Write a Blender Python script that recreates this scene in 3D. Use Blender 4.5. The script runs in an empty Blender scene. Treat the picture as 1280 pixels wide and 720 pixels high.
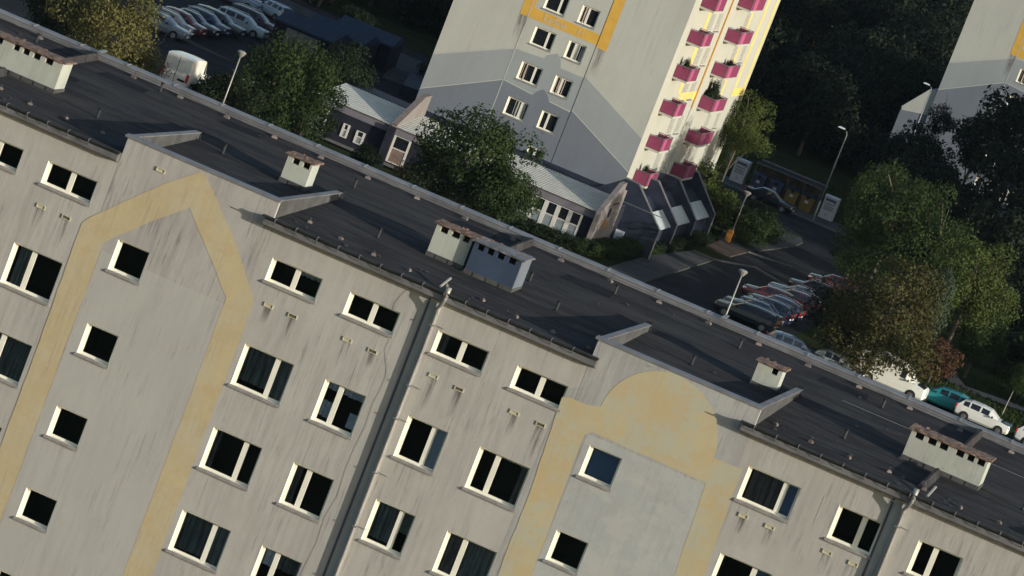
import bpy, bmesh, math, random
import numpy as np
from mathutils import Vector, Matrix
random.seed(7); RNG = np.random.default_rng(7)
S = bpy.context.scene
C = S.collection
R_ = math.radians

# ------------------------------------------------------------------ camera, light, exposure
cam_d = bpy.data.cameras.new('camera'); cam = bpy.data.objects.new('camera', cam_d); C.objects.link(cam)
S.camera = cam
right = Vector((0.89865865, 0.25443214, 0.35731906)); up = Vector((-0.38586443, 0.07111789, 0.91981024)); fwd = Vector((-0.20861751, 0.96447215, -0.16208702))
m = Matrix((right, up, -fwd)).transposed().to_4x4()
m.translation = (26.214, -121.193, 43.667)
cam.matrix_world = m
cam_d.sensor_width = 36.0; cam_d.lens = 36.0 * 5200 / 1280
cam_d.clip_start = 1.0; cam_d.clip_end = 5000

SUN_DIR = Vector((0.933, -0.36, 0)).normalized() * math.cos(R_(11.2)) + Vector((0, 0, math.sin(R_(11.2))))
sd = bpy.data.lights.new('sun', 'SUN'); sun = bpy.data.objects.new('sun', sd); C.objects.link(sun)
sd.energy = 4.5; sd.angle = R_(0.6); sd.color = (1.0, 0.94, 0.83)
sun.rotation_euler = SUN_DIR.to_track_quat('Z', 'Y').to_euler(); sun.location = (60, -80, 80)
W = bpy.data.worlds.new('World'); S.world = W; W.use_nodes = True
nt = W.node_tree; bg = nt.nodes['Background']
sky = nt.nodes.new('ShaderNodeTexSky'); sky.sky_type = 'NISHITA'; sky.sun_disc = False
sky.sun_elevation = R_(11.2); sky.sun_rotation = math.atan2(0.933, -0.36)
nt.links.new(sky.outputs[0], bg.inputs[0]); bg.inputs[1].default_value = 0.15
S.view_settings.view_transform = 'Standard'; S.view_settings.look = 'None'
S.view_settings.exposure = 0.24; S.view_settings.gamma = 1.0
S.render.engine = 'CYCLES'
S.cycles.max_bounces = 5; S.cycles.transparent_max_bounces = 12

# ------------------------------------------------------------------ materials
def new_mat(name):
    mt = bpy.data.materials.new(name); mt.use_nodes = True
    n = mt.node_tree.nodes; b = n['Principled BSDF']
    return mt, n, mt.node_tree.links, b
def coords(n, l, scale=(1, 1, 1), kind='Object'):
    t = n.new('ShaderNodeTexCoord'); mp = n.new('ShaderNodeMapping'); mp.inputs['Scale'].default_value = scale
    l.new(t.outputs[kind], mp.inputs[0]); return mp.outputs[0]
def noise(n, l, vec, scale=1.0, detail=4, rough=0.6):
    t = n.new('ShaderNodeTexNoise'); t.inputs['Scale'].default_value = scale; t.inputs['Detail'].default_value = detail
    t.inputs['Roughness'].default_value = rough
    l.new(vec, t.inputs['Vector']); return t.outputs['Fac']
def ramp(n, l, fac, p0, p1, c0=(0, 0, 0, 1), c1=(1, 1, 1, 1)):
    r = n.new('ShaderNodeValToRGB'); l.new(fac, r.inputs[0]); e = r.color_ramp.elements
    e[0].position = p0; e[0].color = c0; e[1].position = p1; e[1].color = c1; return r.outputs[0]
def mixc(n, l, fac, a, b, mode='MIX'):
    x = n.new('ShaderNodeMix'); x.data_type = 'RGBA'; x.blend_type = mode
    if isinstance(fac, (int, float)): x.inputs[0].default_value = fac
    else: l.new(fac, x.inputs[0])
    for i, v in ((6, a), (7, b)):
        if isinstance(v, (tuple, list)): x.inputs[i].default_value = (*v[:3], 1)
        else: l.new(v, x.inputs[i])
    return x.outputs[2]
def mul(n, l, a, b):
    x = n.new('ShaderNodeMath'); x.operation = 'MULTIPLY'
    for i, v in ((0, a), (1, b)):
        if isinstance(v, (int, float)): x.inputs[i].default_value = v
        else: l.new(v, x.inputs[i])
    return x.outputs[0]
def bump(n, l, b, h, strength=0.3, dist=0.02):
    x = n.new('ShaderNodeBump'); x.inputs['Strength'].default_value = strength; x.inputs['Distance'].default_value = dist
    l.new(h, x.inputs['Height']); l.new(x.outputs[0], b.inputs['Normal'])
def plain(name, col, rough=0.6, metal=0.0, var=0.18, scale=3.0, spec=0.5):
    mt, n, l, b = new_mat(name)
    f = noise(n, l, coords(n, l), scale, 5)
    dark = tuple(c * (1 - var) for c in col); lite = tuple(min(1, c * (1 + var)) for c in col)
    l.new(mixc(n, l, ramp(n, l, f, .3, .7), dark, lite), b.inputs['Base Color'])
    b.inputs['Roughness'].default_value = rough; b.inputs['Metallic'].default_value = metal
    b.inputs['Specular IOR Level'].default_value = spec
    return mt
def render_mat(name, col, stain=(0.12, 0.10, 0.095), streak=0.5, blotch=0.5, gscale=1.0, spots=0.0, alt=None, alt2=None):
    """painted render: broad blotches, vertical run-off streaks, fine grain"""
    mt, n, l, b = new_mat(name)
    co = coords(n, l); g = gscale
    f1 = noise(n, l, coords(n, l, (.5 * g, .5 * g, .28 * g)), 1.0, 7, .68)
    c = mixc(n, l, mul(n, l, ramp(n, l, f1, .42, .58), blotch * .5), col, tuple(x * y for x, y in zip(col, (.66, .63, .64))))
    f0 = noise(n, l, coords(n, l, (1.7 * g, 1.7 * g, 1.1 * g)), 1.0, 6, .7)
    c = mixc(n, l, mul(n, l, ramp(n, l, f0, .50, .72), blotch * .35), c, tuple(min(1, x * y) for x, y in zip(col, (1.16, 1.18, 1.14))))
    if alt:
        fa = noise(n, l, coords(n, l, (.9, .9, .7)), 1.0, 8, .7); c = mixc(n, l, mul(n, l, ramp(n, l, fa, .46, .55), .8), c, alt)
        fb = noise(n, l, coords(n, l, (.6, .6, .9)), 1.3, 7, .7); c = mixc(n, l, mul(n, l, ramp(n, l, fb, .49, .57), .6), c, alt2)
    f3 = noise(n, l, coords(n, l, (.30 * g, .30 * g, .25 * g)), 1.0, 3)
    f2 = noise(n, l, coords(n, l, (4.2 * g, 4.2 * g, .30 * g)), 1.0, 6, .72)
    c = mixc(n, l, mul(n, l, mul(n, l, ramp(n, l, f2, .44, .64), ramp(n, l, f3, .36, .54)), streak * .8), c, tuple((x + y) / 2 for x, y in zip(stain, col)))
    f6 = noise(n, l, coords(n, l, (10 * g, 10 * g, .55 * g)), 1.0, 6, .75)
    f7 = noise(n, l, coords(n, l, (.8 * g, .8 * g, .45 * g)), 1.0, 4)
    c = mixc(n, l, mul(n, l, mul(n, l, ramp(n, l, f6, .53, .63), ramp(n, l, f7, .44, .56)), streak * .8), c, stain)
    f4 = noise(n, l, co, 14 * g, 3, .6)
    c = mixc(n, l, mul(n, l, ramp(n, l, f4, .35, .7), .10), c, tuple(x * .7 for x in col))
    if spots:
        f5 = noise(n, l, co, 2.6, 7, .75)
        c = mixc(n, l, mul(n, l, ramp(n, l, f5, .60, .70), spots), c, tuple(x * .45 for x in col))
    l.new(c, b.inputs['Base Color']); b.inputs['Roughness'].default_value = .9; b.inputs['Specular IOR Level'].default_value = .2
    bump(n, l, b, f4, .15, .01)
    return mt
def stain_mat(name, col):
    """run-off stain: soft streaks, densest at its top edge"""
    mt, n, l, b = new_mat(name)
    f = noise(n, l, coords(n, l, (11, 11, .7)), 1.0, 4, .7)
    t = n.new('ShaderNodeTexCoord'); sp = n.new('ShaderNodeSeparateXYZ'); l.new(t.outputs['Generated'], sp.inputs[0])
    xx = n.new('ShaderNodeMath'); xx.operation = 'PINGPONG'; l.new(sp.outputs['X'], xx.inputs[0]); xx.inputs[1].default_value = .5
    a = mul(n, l, mul(n, l, ramp(n, l, f, .40, .62), ramp(n, l, sp.outputs['Z'], .0, 1.0)), ramp(n, l, xx.outputs[0], 0, .3))
    l.new(mul(n, l, a, .8), b.inputs['Alpha']); b.inputs['Base Color'].default_value = (*col, 1); b.inputs['Roughness'].default_value = .9
    return mt
M = {}
M['wall'] = render_mat('greige_render', (.394, .382, .350), stain=(.14,.125,.13), streak=.72, blotch=.6)
M['wall_bay'] = render_mat('bay_render', (.375, .36, .335), stain=(.13,.112,.12), streak=.95, blotch=.8)
M['wall_cool'] = render_mat('cool_render', (.365, .365, .345), stain=(.13, .12, .135), streak=.75, blotch=1.0, spots=.75)
M['wall_panel'] = render_mat('smooth_render', (.378, .374, .346), streak=.35, blotch=.3)
M['wall_panel_cool'] = render_mat('cool_smooth_render', (.385, .392, .372), stain=(.2, .2, .2), streak=.35, blotch=.8, spots=.45, alt=(.335, .35, .345), alt2=(.41, .405, .37))
M['yellow_old'] = render_mat('faded_yellow_paint', (.46, .385, .235), stain=(.30, .24, .17), alt=(.43, .38, .265), alt2=(.42, .33, .19), streak=.6, blotch=.55)
M['yellow_old2'] = render_mat('patchy_yellow_paint', (.45, .385, .235), stain=(.36, .34, .27), streak=.8, blotch=.4, alt=(.385, .385, .31), alt2=(.46, .34, .175))
M['grime'] = stain_mat('dark_run_off', (.10, .08, .08))
M['white'] = plain('white_window_plastic', (.72, .70, .60), .45, var=.05)
M['metal_grey'] = plain('grey_sheet_metal', (.16, .155, .16), .55, .3, .3, 2.0)
M['metal_dark'] = plain('dark_gutter_metal', (.045, .05, .055), .5, .4, .4, 3.0)
M['coping'] = plain('pale_coping_metal', (.19, .19, .20), .5, .3, .25, 1.4)
M['zinc'] = plain('zinc_pipe', (.30, .30, .30), .4, .6, .2, 2.0)
M['sill'] = plain('sill_metal', (.23, .215, .20), .6, .1, .2, 4.0)
M['chimney'] = render_mat('pale_chimney_render', (.38, .40, .355), stain=(.12, .11, .105), streak=.3, blotch=1.0, gscale=1.0, spots=.55)
M['chimney_metal'] = plain('blue_grey_cladding', (.034, .052, .088), .7, 0, .15, 1.0, .2)
M['chimney_side'] = plain('pale_blue_cladding', (.16, .185, .22), .5, .2, .15, 1.0)
M['chimney_base'] = plain('felt_chimney_base', (.055, .055, .054), .9, 0, .35, 2.0)
M['rust'] = plain('rusty_mossy_slab', (.15, .095, .07), .95, 0, .6, 5.0)
M['black'] = plain('black_void', (.006, .006, .007), .9, 0, .1)
M['concrete'] = plain('pinkish_concrete', (.15, .125, .115), .9, 0, .3, 6.0)
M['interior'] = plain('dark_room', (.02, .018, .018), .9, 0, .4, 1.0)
def felt():
    mt, n, l, b = new_mat('roofing_felt')
    w = noise(n, l, coords(n, l, (.28, .9, 1)), 1.0, 5, .6)
    c = mixc(n, l, ramp(n, l, w, .3, .72), (.040, .040, .042), (.060, .059, .060))
    lines = n.new('ShaderNodeTexWave'); lines.bands_direction = 'Y'; lines.inputs['Scale'].default_value = .31; lines.inputs['Distortion'].default_value = .5
    lines.inputs['Detail'].default_value = 2; lines.inputs['Detail Scale'].default_value = .4
    l.new(coords(n, l), lines.inputs['Vector'])
    c = mixc(n, l, mul(n, l, ramp(n, l, lines.outputs['Fac'], .93, .99), .55), c, (.015, .016, .018))
    st = noise(n, l, coords(n, l, (.5, 7, 1)), 1.0, 4, .7)
    c = mixc(n, l, mul(n, l, ramp(n, l, st, .50, .68), .5), c, (.080, .080, .082))
    p = noise(n, l, coords(n, l, (.45, .45, 1)), 1.0, 2)
    q = noise(n, l, coords(n, l, (.35, .8, 1)), 1.0, 7, .75)
    c = mixc(n, l, mul(n, l, ramp(n, l, q, .47, .56), .55), c, (.022, .022, .025))
    c = mixc(n, l, mul(n, l, ramp(n, l, p, .52, .62), .4), c, (.050, .044, .042))
    l.new(c, b.inputs['Base Color']); b.inputs['Roughness'].default_value = .95; b.inputs['Specular IOR Level'].default_value = .04
    g = noise(n, l, coords(n, l), 12, 3); bump(n, l, b, g, .3, .02)
    return mt
M['felt'] = felt()
M['felt_patch'] = plain('felt_repair_patch', (.022, .024, .027), .95, 0, .2, 3.0, .04)
def glass_mat(name, tint=(.55, .62, .7)):
    mt, n, l, b = new_mat(name)
    out = n['Material Output']; n.remove(b)
    g = n.new('ShaderNodeBsdfGlossy'); g.inputs['Roughness'].default_value = .04; g.inputs['Color'].default_value = (.9, .95, 1, 1)
    t = n.new('ShaderNodeBsdfTransparent'); t.inputs['Color'].default_value = (*tint, 1)
    fr = n.new('ShaderNodeFresnel'); fr.inputs['IOR'].default_value = 1.5
    mx = n.new('ShaderNodeMixShader'); l.new(fr.outputs[0], mx.inputs[0]); l.new(t.outputs[0], mx.inputs[1]); l.new(g.outputs[0], mx.inputs[2])
    l.new(mx.outputs[0], out.inputs['Surface'])
    return mt
M['glass'] = glass_mat('window_glass', (.80, .84, .88))
M['dark_glass'] = plain('dark_glass', (.012, .014, .018), .08, 0, .2, 1.0, .6)
def cloth_mat(name, col):
    mt, n, l, b = new_mat(name)
    f = noise(n, l, coords(n, l, (26, 26, .5)), 1.0, 3, .7); g = noise(n, l, coords(n, l, (5, 5, 2.5)), 1.0, 3, .6)
    c = mixc(n, l, ramp(n, l, f, .38, .62), tuple(x * .25 for x in col), col)  # dark stripes put the shade of the folds into the cloth colour
    c = mixc(n, l, mul(n, l, ramp(n, l, g, .4, .65), .5), c, tuple(x * .3 for x in col))
    l.new(c, b.inputs['Base Color']); b.inputs['Roughness'].default_value = .9; return mt
M['curtain_dark'] = cloth_mat('grey_curtain', (.40, .41, .37))
M['curtain_brown'] = cloth_mat('brown_curtain', (.46, .38, .33))
M['curtain_lace'] = plain('white_lace_curtain', (.80, .85, .9), .9, 0, .3, 9.0)
M['blind_blue'] = plain('blue_grey_roller_blind', (.20, .29, .44), .7, 0, .08, 1.0)
M['blind_pale'] = plain('pale_blind', (.62, .68, .74), .7, 0, .08, 1.0)
# far blocks
M['t_cream'] = render_mat('tower_pale_render', (.44, .445, .40), stain=(.2, .19, .17), streak=.3, blotch=.45, gscale=.35)
M['t_mid'] = render_mat('tower_mid_grey_paint', (.285, .31, .315), stain=(.2, .2, .2), streak=.3, blotch=.45, gscale=.35)
M['t_dark'] = render_mat('tower_blue_grey_paint', (.165, .185, .215), stain=(.11, .11, .12), streak=.3, blotch=.5, gscale=.35)
M['t_side'] = render_mat('tower_cream_side', (.40, .40, .345), stain=(.3, .28, .22), streak=.2, blotch=.3, gscale=.35)
M['t_edge'] = plain('tower_edge_line', (.42, .42, .38), .9, 0, .06)
M['t_yellow'] = plain('ochre_yellow_paint', (.58, .34, .055), .8, 0, .10, 1.0)
M['t_shaded_yellow'] = plain('shade_darkened_yellow_edge', (.42, .22, .03), .8, 0, .1, 1.0)  # yellow step edge turned from the sun, its shade put into the colour
M['t_yellow_side'] = plain('bright_yellow_paint', (.65, .48, .12), .8, 0, .12, 1.0)
M['t_letter'] = plain('pale_lettering', (.46, .41, .33), .8, 0, .05)
M['joint'] = plain('dark_joint', (.07, .075, .09), .9, 0, .2)
M['magenta'] = plain('magenta_balcony_panel', (.19, .028, .075), .6, 0, .12, 2.0)
M['magenta_light'] = plain('light_magenta_panel', (.38, .08, .175), .6, 0, .10, 2.0)
M['slate'] = plain('dark_slate_cladding', (.022, .028, .046), .8, 0, .25, 1.2, .15)
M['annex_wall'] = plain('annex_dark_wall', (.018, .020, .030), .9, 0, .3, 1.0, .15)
M['annex_lintel'] = plain('mauve_fascia', (.15, .14, .165), .8, 0, .15, 1.0)
M['fire_wall'] = render_mat('weathered_buttress', (.20, .185, .175), stain=(.14, .11, .10), streak=.6, blotch=1.0, gscale=1.5, spots=.6)
M['orange'] = plain('orange_plastic', (.32, .13, .012), .6, 0, .15)
M['roof_sheet'] = plain('pale_corrugated_sheet', (.52, .52, .47), .55, .1, .12, 1.5)
M['roof_gap'] = plain('corrugation_groove', (.30, .30, .27), .7, .1, .12, 1.5)
M['skylight'] = plain('pale_lean_to_roof', (.40, .45, .45), .45, .1, .2, 1.5)
M['asphalt'] = plain('asphalt', (.024, .026, .030), .95, 0, .3, .35, .03)
M['pavement'] = plain('grey_concrete_slabs', (.062, .064, .067), .95, 0, .3, .8, .05)
M['pavement_red'] = plain('reddish_paving', (.085, .068, .062), .95, 0, .3, .8, .05)
M['kerb'] = plain('kerb_stone', (.11, .11, .108), .9, 0, .2)
M['line'] = plain('worn_road_paint', (.060, .061, .062), .9, 0, .3, 2.0)
M['path'] = plain('sandy_path', (.20, .165, .14), .95, 0, .25, .8)
M['pole'] = plain('galvanised_pole', (.30, .29, .26), .5, .3, .1)
M['bark'] = plain('bark', (.085, .07, .055), .95, 0, .4, 4.0)
def grass_mat():
    mt, n, l, b = new_mat('grass')
    f = noise(n, l, coords(n, l), .25, 6, .7); g = noise(n, l, coords(n, l), 3, 5, .7)
    c = mixc(n, l, ramp(n, l, f, .35, .65), (.014, .024, .010), (.032, .042, .017))
    c = mixc(n, l, mul(n, l, ramp(n, l, g, .5, .7), .5), c, (.07, .065, .035))
    l.new(c, b.inputs['Base Color']); b.inputs['Roughness'].default_value = 1; b.inputs['Specular IOR Level'].default_value = .0
    return mt
M['grass'] = grass_mat()
def leaf_mat(name, a, bcol, tr=.3):
    mt, n, l, b = new_mat(name)
    out = n['Material Output']; n.remove(b)
    geo = n.new('ShaderNodeNewGeometry')
    f = noise(n, l, coords(n, l, kind='Object'), 1.8, 3)
    c = mixc(n, l, ramp(n, l, f, .35, .65), a, bcol)
    c = mixc(n, l, mul(n, l, geo.outputs['Random Per Island'], .45), c, tuple(x * .55 for x in a))
    d = n.new('ShaderNodeBsdfPrincipled'); l.new(c, d.inputs['Base Color']); d.inputs['Roughness'].default_value = .7; d.inputs['Specular IOR Level'].default_value = .12
    t = n.new('ShaderNodeBsdfTranslucent'); l.new(c, t.inputs['Color'])
    mx = n.new('ShaderNodeMixShader'); mx.inputs[0].default_value = tr
    l.new(d.outputs[0], mx.inputs[1]); l.new(t.outputs[0], mx.inputs[2]); l.new(mx.outputs[0], out.inputs['Surface'])
    return mt
L = {}
L['green'] = leaf_mat('mid_green_leaves', (.024, .046, .014), (.040, .062, .018))
L['dark'] = leaf_mat('dark_green_leaves', (.015, .025, .011), (.022, .034, .014), .2)
L['yellow'] = leaf_mat('yellow_green_leaves', (.105, .105, .035), (.155, .14, .05))
L['lime'] = leaf_mat('bright_green_leaves', (.062, .088, .022), (.085, .105, .028))
L['brown'] = leaf_mat('olive_bronze_leaves', (.055, .060, .020), (.085, .072, .028))
L['conifer'] = leaf_mat('blue_green_needles', (.04, .06, .035), (.055, .075, .045), .15)
L['wood'] = leaf_mat('shaded_wood_leaves', (.009, .015, .008), (.013, .021, .010), .15)  # deep shade of the wood is put into this darker leaf colour
L['red'] = leaf_mat('reddish_leaves', (.10, .045, .03), (.07, .05, .025))
def paint_mat(name, col, rough=.25):
    mt = plain(name, col, rough, .0, .06, 1.0, .5); mt.node_tree.nodes['Principled BSDF'].inputs['Coat Weight'].default_value = .3
    return mt
M['tyre'] = plain('tyre_rubber', (.012, .012, .012), .85, 0, .2)
M['rim'] = plain('wheel_rim', (.28, .28, .29), .35, .7, .1)
M['lamp_clear'] = plain('headlight_lens', (.55, .56, .56), .15, .2, .05)
M['lamp_red'] = plain('red_tail_lens', (.42, .03, .02), .3, 0, .1)
M['plate'] = plain('number_plate', (.6, .6, .57), .5, 0, .05)
M['glint_chrome'] = plain('roof_glint_metal', (.5, .5, .5), .3, .8, .05)

# ------------------------------------------------------------------ mesh helpers
class MB:
    def __init__(s): s.v = []; s.f = []; s.mi = []; s.cur = 0
    def quad(s, *p):
        k = len(s.v); s.v += [tuple(q) for q in p]; s.f.append(tuple(range(k, k + len(p)))); s.mi.append(s.cur)
    def box(s, x0, x1, y0, y1, z0, z1):
        k = len(s.v)
        s.v += [(x0, y0, z0), (x1, y0, z0), (x1, y1, z0), (x0, y1, z0), (x0, y0, z1), (x1, y0, z1), (x1, y1, z1), (x0, y1, z1)]
        for f in ((0, 3, 2, 1), (4, 5, 6, 7), (0, 1, 5, 4), (1, 2, 6, 5), (2, 3, 7, 6), (3, 0, 4, 7)):
            s.f.append(tuple(k + i for i in f)); s.mi.append(s.cur)
    def prism(s, pts, axis, a0, a1):
        """extrude a 2D polygon along an axis ('x','y','z')"""
        n_ = len(pts); k = len(s.v)
        def P(p, a):
            return {'x': (a, p[0], p[1]), 'y': (p[0], a, p[1]), 'z': (p[0], p[1], a)}[axis]
        s.v += [P(p, a0) for p in pts] + [P(p, a1) for p in pts]
        s.f.append(tuple(k + i for i in range(n_))[::-1]); s.f.append(tuple(k + n_ + i for i in range(n_)))
        s.mi += [s.cur, s.cur]
        for i in range(n_):
            j = (i + 1) % n_; s.f.append((k + i, k + j, k + n_ + j, k + n_ + i)); s.mi.append(s.cur)
    def tube(s, pts, r, n_=8, r1=None):
        pts = [Vector(p) for p in pts]; k0 = len(s.v); m_ = len(pts); r1 = r if r1 is None else r1
        for i, p in enumerate(pts):
            d = (pts[min(i + 1, m_ - 1)] - pts[max(i - 1, 0)]).normalized()
            a = d.orthogonal().normalized(); b_ = d.cross(a); rr = r + (r1 - r) * i / max(1, m_ - 1)
            for j in range(n_):
                t = 2 * math.pi * j / n_; s.v.append(tuple(p + (a * math.cos(t) + b_ * math.sin(t)) * rr))
        for i in range(m_ - 1):
            for j in range(n_):
                a = k0 + i * n_ + j; b_ = k0 + i * n_ + (j + 1) % n_
                s.f.append((a, b_, b_ + n_, a + n_)); s.mi.append(s.cur)
        s.f.append(tuple(k0 + j for j in range(n_))[::-1]); s.f.append(tuple(k0 + (m_ - 1) * n_ + j for j in range(n_))); s.mi += [s.cur] * 2
    def mesh(s, name, mats, smooth=False):
        me = bpy.data.meshes.new(name); me.from_pydata(s.v, [], s.f)
        for x in (mats if isinstance(mats, (list, tuple)) else [mats]): me.materials.append(x)
        for i, p in enumerate(me.polygons):
            p.material_index = s.mi[i]; p.use_smooth = smooth
        me.update(); bm = bmesh.new(); bm.from_mesh(me); bmesh.ops.recalc_face_normals(bm, faces=bm.faces); bm.to_mesh(me); bm.free()
        return me
    def build(s, name, mats, parent=None, smooth=False, loc=None):
        return link(name, s.mesh(name, mats, smooth), parent, loc)
def link(name, me, parent=None, loc=None, rot=None, scale=None):
    o = bpy.data.objects.new(name, me); C.objects.link(o)
    if parent: o.parent = parent
    if loc: o.location = loc
    if rot: o.rotation_euler = rot
    if scale: o.scale = scale
    return o
def tag(o, label=None, cat=None, group=None, kind=None):
    if label: o['label'] = label
    if cat: o['category'] = cat
    if group: o['group'] = group
    if kind: o['kind'] = kind
    return o
def thing(name, label, cat, loc=(0, 0, 0), rz=0, group=None):
    o = bpy.data.objects.new(name, None); C.objects.link(o); o.location = loc; o.rotation_euler = (0, 0, rz); o.empty_display_size = .3
    return tag(o, label, cat, group)
def copy_tree(o, parent=None):
    c = o.copy(); C.objects.link(c); c.parent = parent
    for ch in list(o.children): copy_tree(ch, c)
    return c
def holed(mb, us, vs, holes, P):
    """grid sheet over [us]x[vs] leaving rectangular holes; P(u,v)->xyz"""
    U = sorted(set([us[0], us[1]] + [h for q in holes for h in q[:2] if us[0] < h < us[1]]))
    V = sorted(set([vs[0], vs[1]] + [h for q in holes for h in q[2:] if vs[0] < h < vs[1]]))
    for a, b_ in zip(U, U[1:]):
        start = None
        for c_, d in zip(V, V[1:]):
            inside = any(q[0] < (a + b_) / 2 < q[1] and q[2] < (c_ + d) / 2 < q[3] for q in holes)
            if inside:
                if start is not None: mb.quad(P(a, start), P(b_, start), P(b_, c_), P(a, c_)); start = None
            elif start is None: start = c_
        if start is not None: mb.quad(P(a, start), P(b_, start), P(b_, V[-1]), P(a, V[-1]))

# ------------------------------------------------------------------ windows (shared meshes)
_cache = {}
def cached(key, fn):
    if key not in _cache: _cache[key] = fn()
    return _cache[key]
def win_frame(w, h, mull, rec, fw, mw, mat=None):
    """origin = top-left corner of the opening on the wall face, x right, z down negative, y inward"""
    b = MB(); d = .07
    b.box(0, fw, rec, rec + d, -h, 0); b.box(w - fw, w, rec, rec + d, -h, 0)
    b.box(fw, w - fw, rec + .001, rec + d, -fw, 0); b.box(fw, w - fw, rec + .001, rec + d, -h, -h + fw * .9)
    if mull: b.box(mull * w - mw / 2, mull * w + mw / 2, rec - .012, rec + d, -h + fw * .9 - .004, -fw + .004)
    # sash inner bead
    e = .022
    b.box(fw, fw + e, rec + .02, rec + d - .004, -h + fw * .9, -fw); b.box(w - fw - e, w - fw, rec + .02, rec + d - .004, -h + fw * .9, -fw)
    # painted reveals
    t = .004
    b.box(0, t, -.002, rec, -h, 0); b.box(w - t, w, -.002, rec, -h, 0); b.box(t, w - t, 0, rec, -t, 0); b.box(t, w - t, -.002, rec, -h, -h + t)
    return b.mesh('window_frame', mat or M['white'])
def win_sill(w, h, rec, out=.06):
    b = MB()
    b.prism([(.0, -h + .010), (-out, -h - .045), (-out, -h - .09), (-.0, -h - .06)], 'x', -.05, w + .03)
    return b.mesh('sill', M['sill'])
def make_window(parent, x0, x1, z0, z1, mull=None, rec=.185, fw=.078, mw=.165, curt=(), deep=True, glass=None, name='window', y=0.0):
    w = round(x1 - x0, 3); h = round(z1 - z0, 3)
    k = (w, h, mull, rec, fw, mw)
    win = link(name, cached(('f',) + k, lambda: win_frame(w, h, mull, rec, fw, mw)), parent, (x0, y, z1))
    link('sill', cached(('s', w, h, rec), lambda: win_sill(w, h, rec)), win)
    spans = [(fw, w - fw)] if not mull else [(fw, mull * w - mw / 2), (mull * w + mw / 2, w - fw)]
    for a, c in spans:
        def pane():
            b = MB(); b.box(a + .001, c - .001, rec + .035, rec + .042, -h + fw * .9 + .001, -fw - .001); return b.mesh('pane', glass or (M['glass'] if deep else M['dark_glass']))
        link('pane', cached(('p', a, c, rec, h, fw, deep, glass), pane), win)
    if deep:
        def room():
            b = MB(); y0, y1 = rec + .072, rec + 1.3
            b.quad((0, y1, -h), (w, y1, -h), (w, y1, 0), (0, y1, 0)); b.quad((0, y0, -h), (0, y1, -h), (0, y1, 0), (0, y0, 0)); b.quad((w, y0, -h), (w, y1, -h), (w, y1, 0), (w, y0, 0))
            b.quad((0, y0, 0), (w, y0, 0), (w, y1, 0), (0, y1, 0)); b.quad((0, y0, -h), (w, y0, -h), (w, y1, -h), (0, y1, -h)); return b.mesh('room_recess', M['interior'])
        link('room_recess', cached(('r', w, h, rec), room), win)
    for (a, c, t0, t1, mt, fold) in curt:      # fractions of width, fractions of height from the top
        b = MB(); n_ = max(6, int((c - a) * w * 16)); yy = rec + (.10 if not deep else .16)
        if not deep: yy = rec + .030
        xs = [a * w + (c - a) * w * i / n_ for i in range(n_ + 1)]
        ys = [yy + (fold * .05 * math.sin(i * 2.1 + x0) + fold * .03 * math.sin(i * .9)) for i in range(n_ + 1)]
        for i in range(n_):
            sc = (.03 * h * abs(math.sin(i * 1.1))) if fold == 1.5 else 0
            b.quad((xs[i], ys[i], -t1 * h + sc), (xs[i + 1], ys[i + 1], -t1 * h + sc), (xs[i + 1], ys[i + 1], -t0 * h), (xs[i], ys[i], -t0 * h))
        b.build('curtain' if fold else 'blind', mt, win)
    return win

# ------------------------------------------------------------------ ground (one sheet to the horizon), roads
def sheet(name, pts, mat, z, label=None):
    b = MB(); b.quad(*[(x, y, z) for x, y in pts]); o = b.build(name, mat); tag(o, kind='structure'); return o
def slab(name, pts, mat, z):
    b = MB(); b.prism(pts, 'z', -.05, z); o = b.build(name, mat); tag(o, kind='structure'); return o
sheet('ground', [(-2500, -1200), (2500, -1200), (2500, 3500), (-2500, 3500)], M['grass'], 0)
sheet('service_road', [(-27, 118), (60, 118), (60, 158), (-16, 158), (-16.0, 222), (-12, 231), (-27.5, 231.6), (-60, 233.5), (-60, 224), (-30, 222.5), (-26.4, 217), (-26.4, 158)], M['asphalt'], .012)
sheet('street', [(-120, 118), (-27, 118), (-27, 158), (-56, 158), (-58, 232), (-86, 240), (-120, 240)], M['asphalt'], .016)
slab('pavement', [(-29.2, 150), (-26.5, 150), (-26.5, 186.5), (-28.3, 186.5), (-29.2, 176)], M['pavement'], .12)
slab('pavement_corner', [(-28.8, 198), (-26.2, 198), (-25.6, 205), (-25.1, 212), (-25.25, 216), (-26.0, 219), (-27.5, 221), (-31, 221.5), (-31, 213)], M['pavement'], .12)
slab('crossing_pavement', [(-28.4, 191.5), (-26.3, 191.5), (-26.2, 198), (-28.6, 198)], M['pavement_red'], .118)
slab('pavement_far', [(-42, 233.4), (-25, 231.6), (-14, 231.3), (-14, 236.2), (-42, 238)], M['pavement'], .12)
slab('kerb', [(-42, 233.15), (-25, 231.35), (-14, 231.05), (-14, 231.3), (-25, 231.6), (-42, 233.4)], M['kerb'], .14)
slab('kerb', [(-28.3, 186.5), (-26.5, 186.5), (-24.2, 191.0), (-20.6, 188.2), (-20.5, 188.5), (-24.2, 191.4), (-26.6, 186.8), (-28.3, 186.8)], M['kerb'], .13)
slab('kerb', [(-26.25, 197.9), (-22.8, 199.5), (-22.8, 199.8), (-26.25, 198.2)], M['kerb'], .12)
for k in range(5):
    sheet('bay_line', [(-26, 205.5 - k * 3.4), (-21, 207 - k * 3.4), (-21, 207.1 - k * 3.4), (-26, 205.6 - k * 3.4)], M['line'], .02)
for k in range(3):
    slab('slab_joint_line', [(-29.1, 158 + k * 12), (-26.6, 158.4 + k * 12), (-26.6, 158.6 + k * 12), (-29.1, 158.2 + k * 12)], M['line'], .124)
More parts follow.
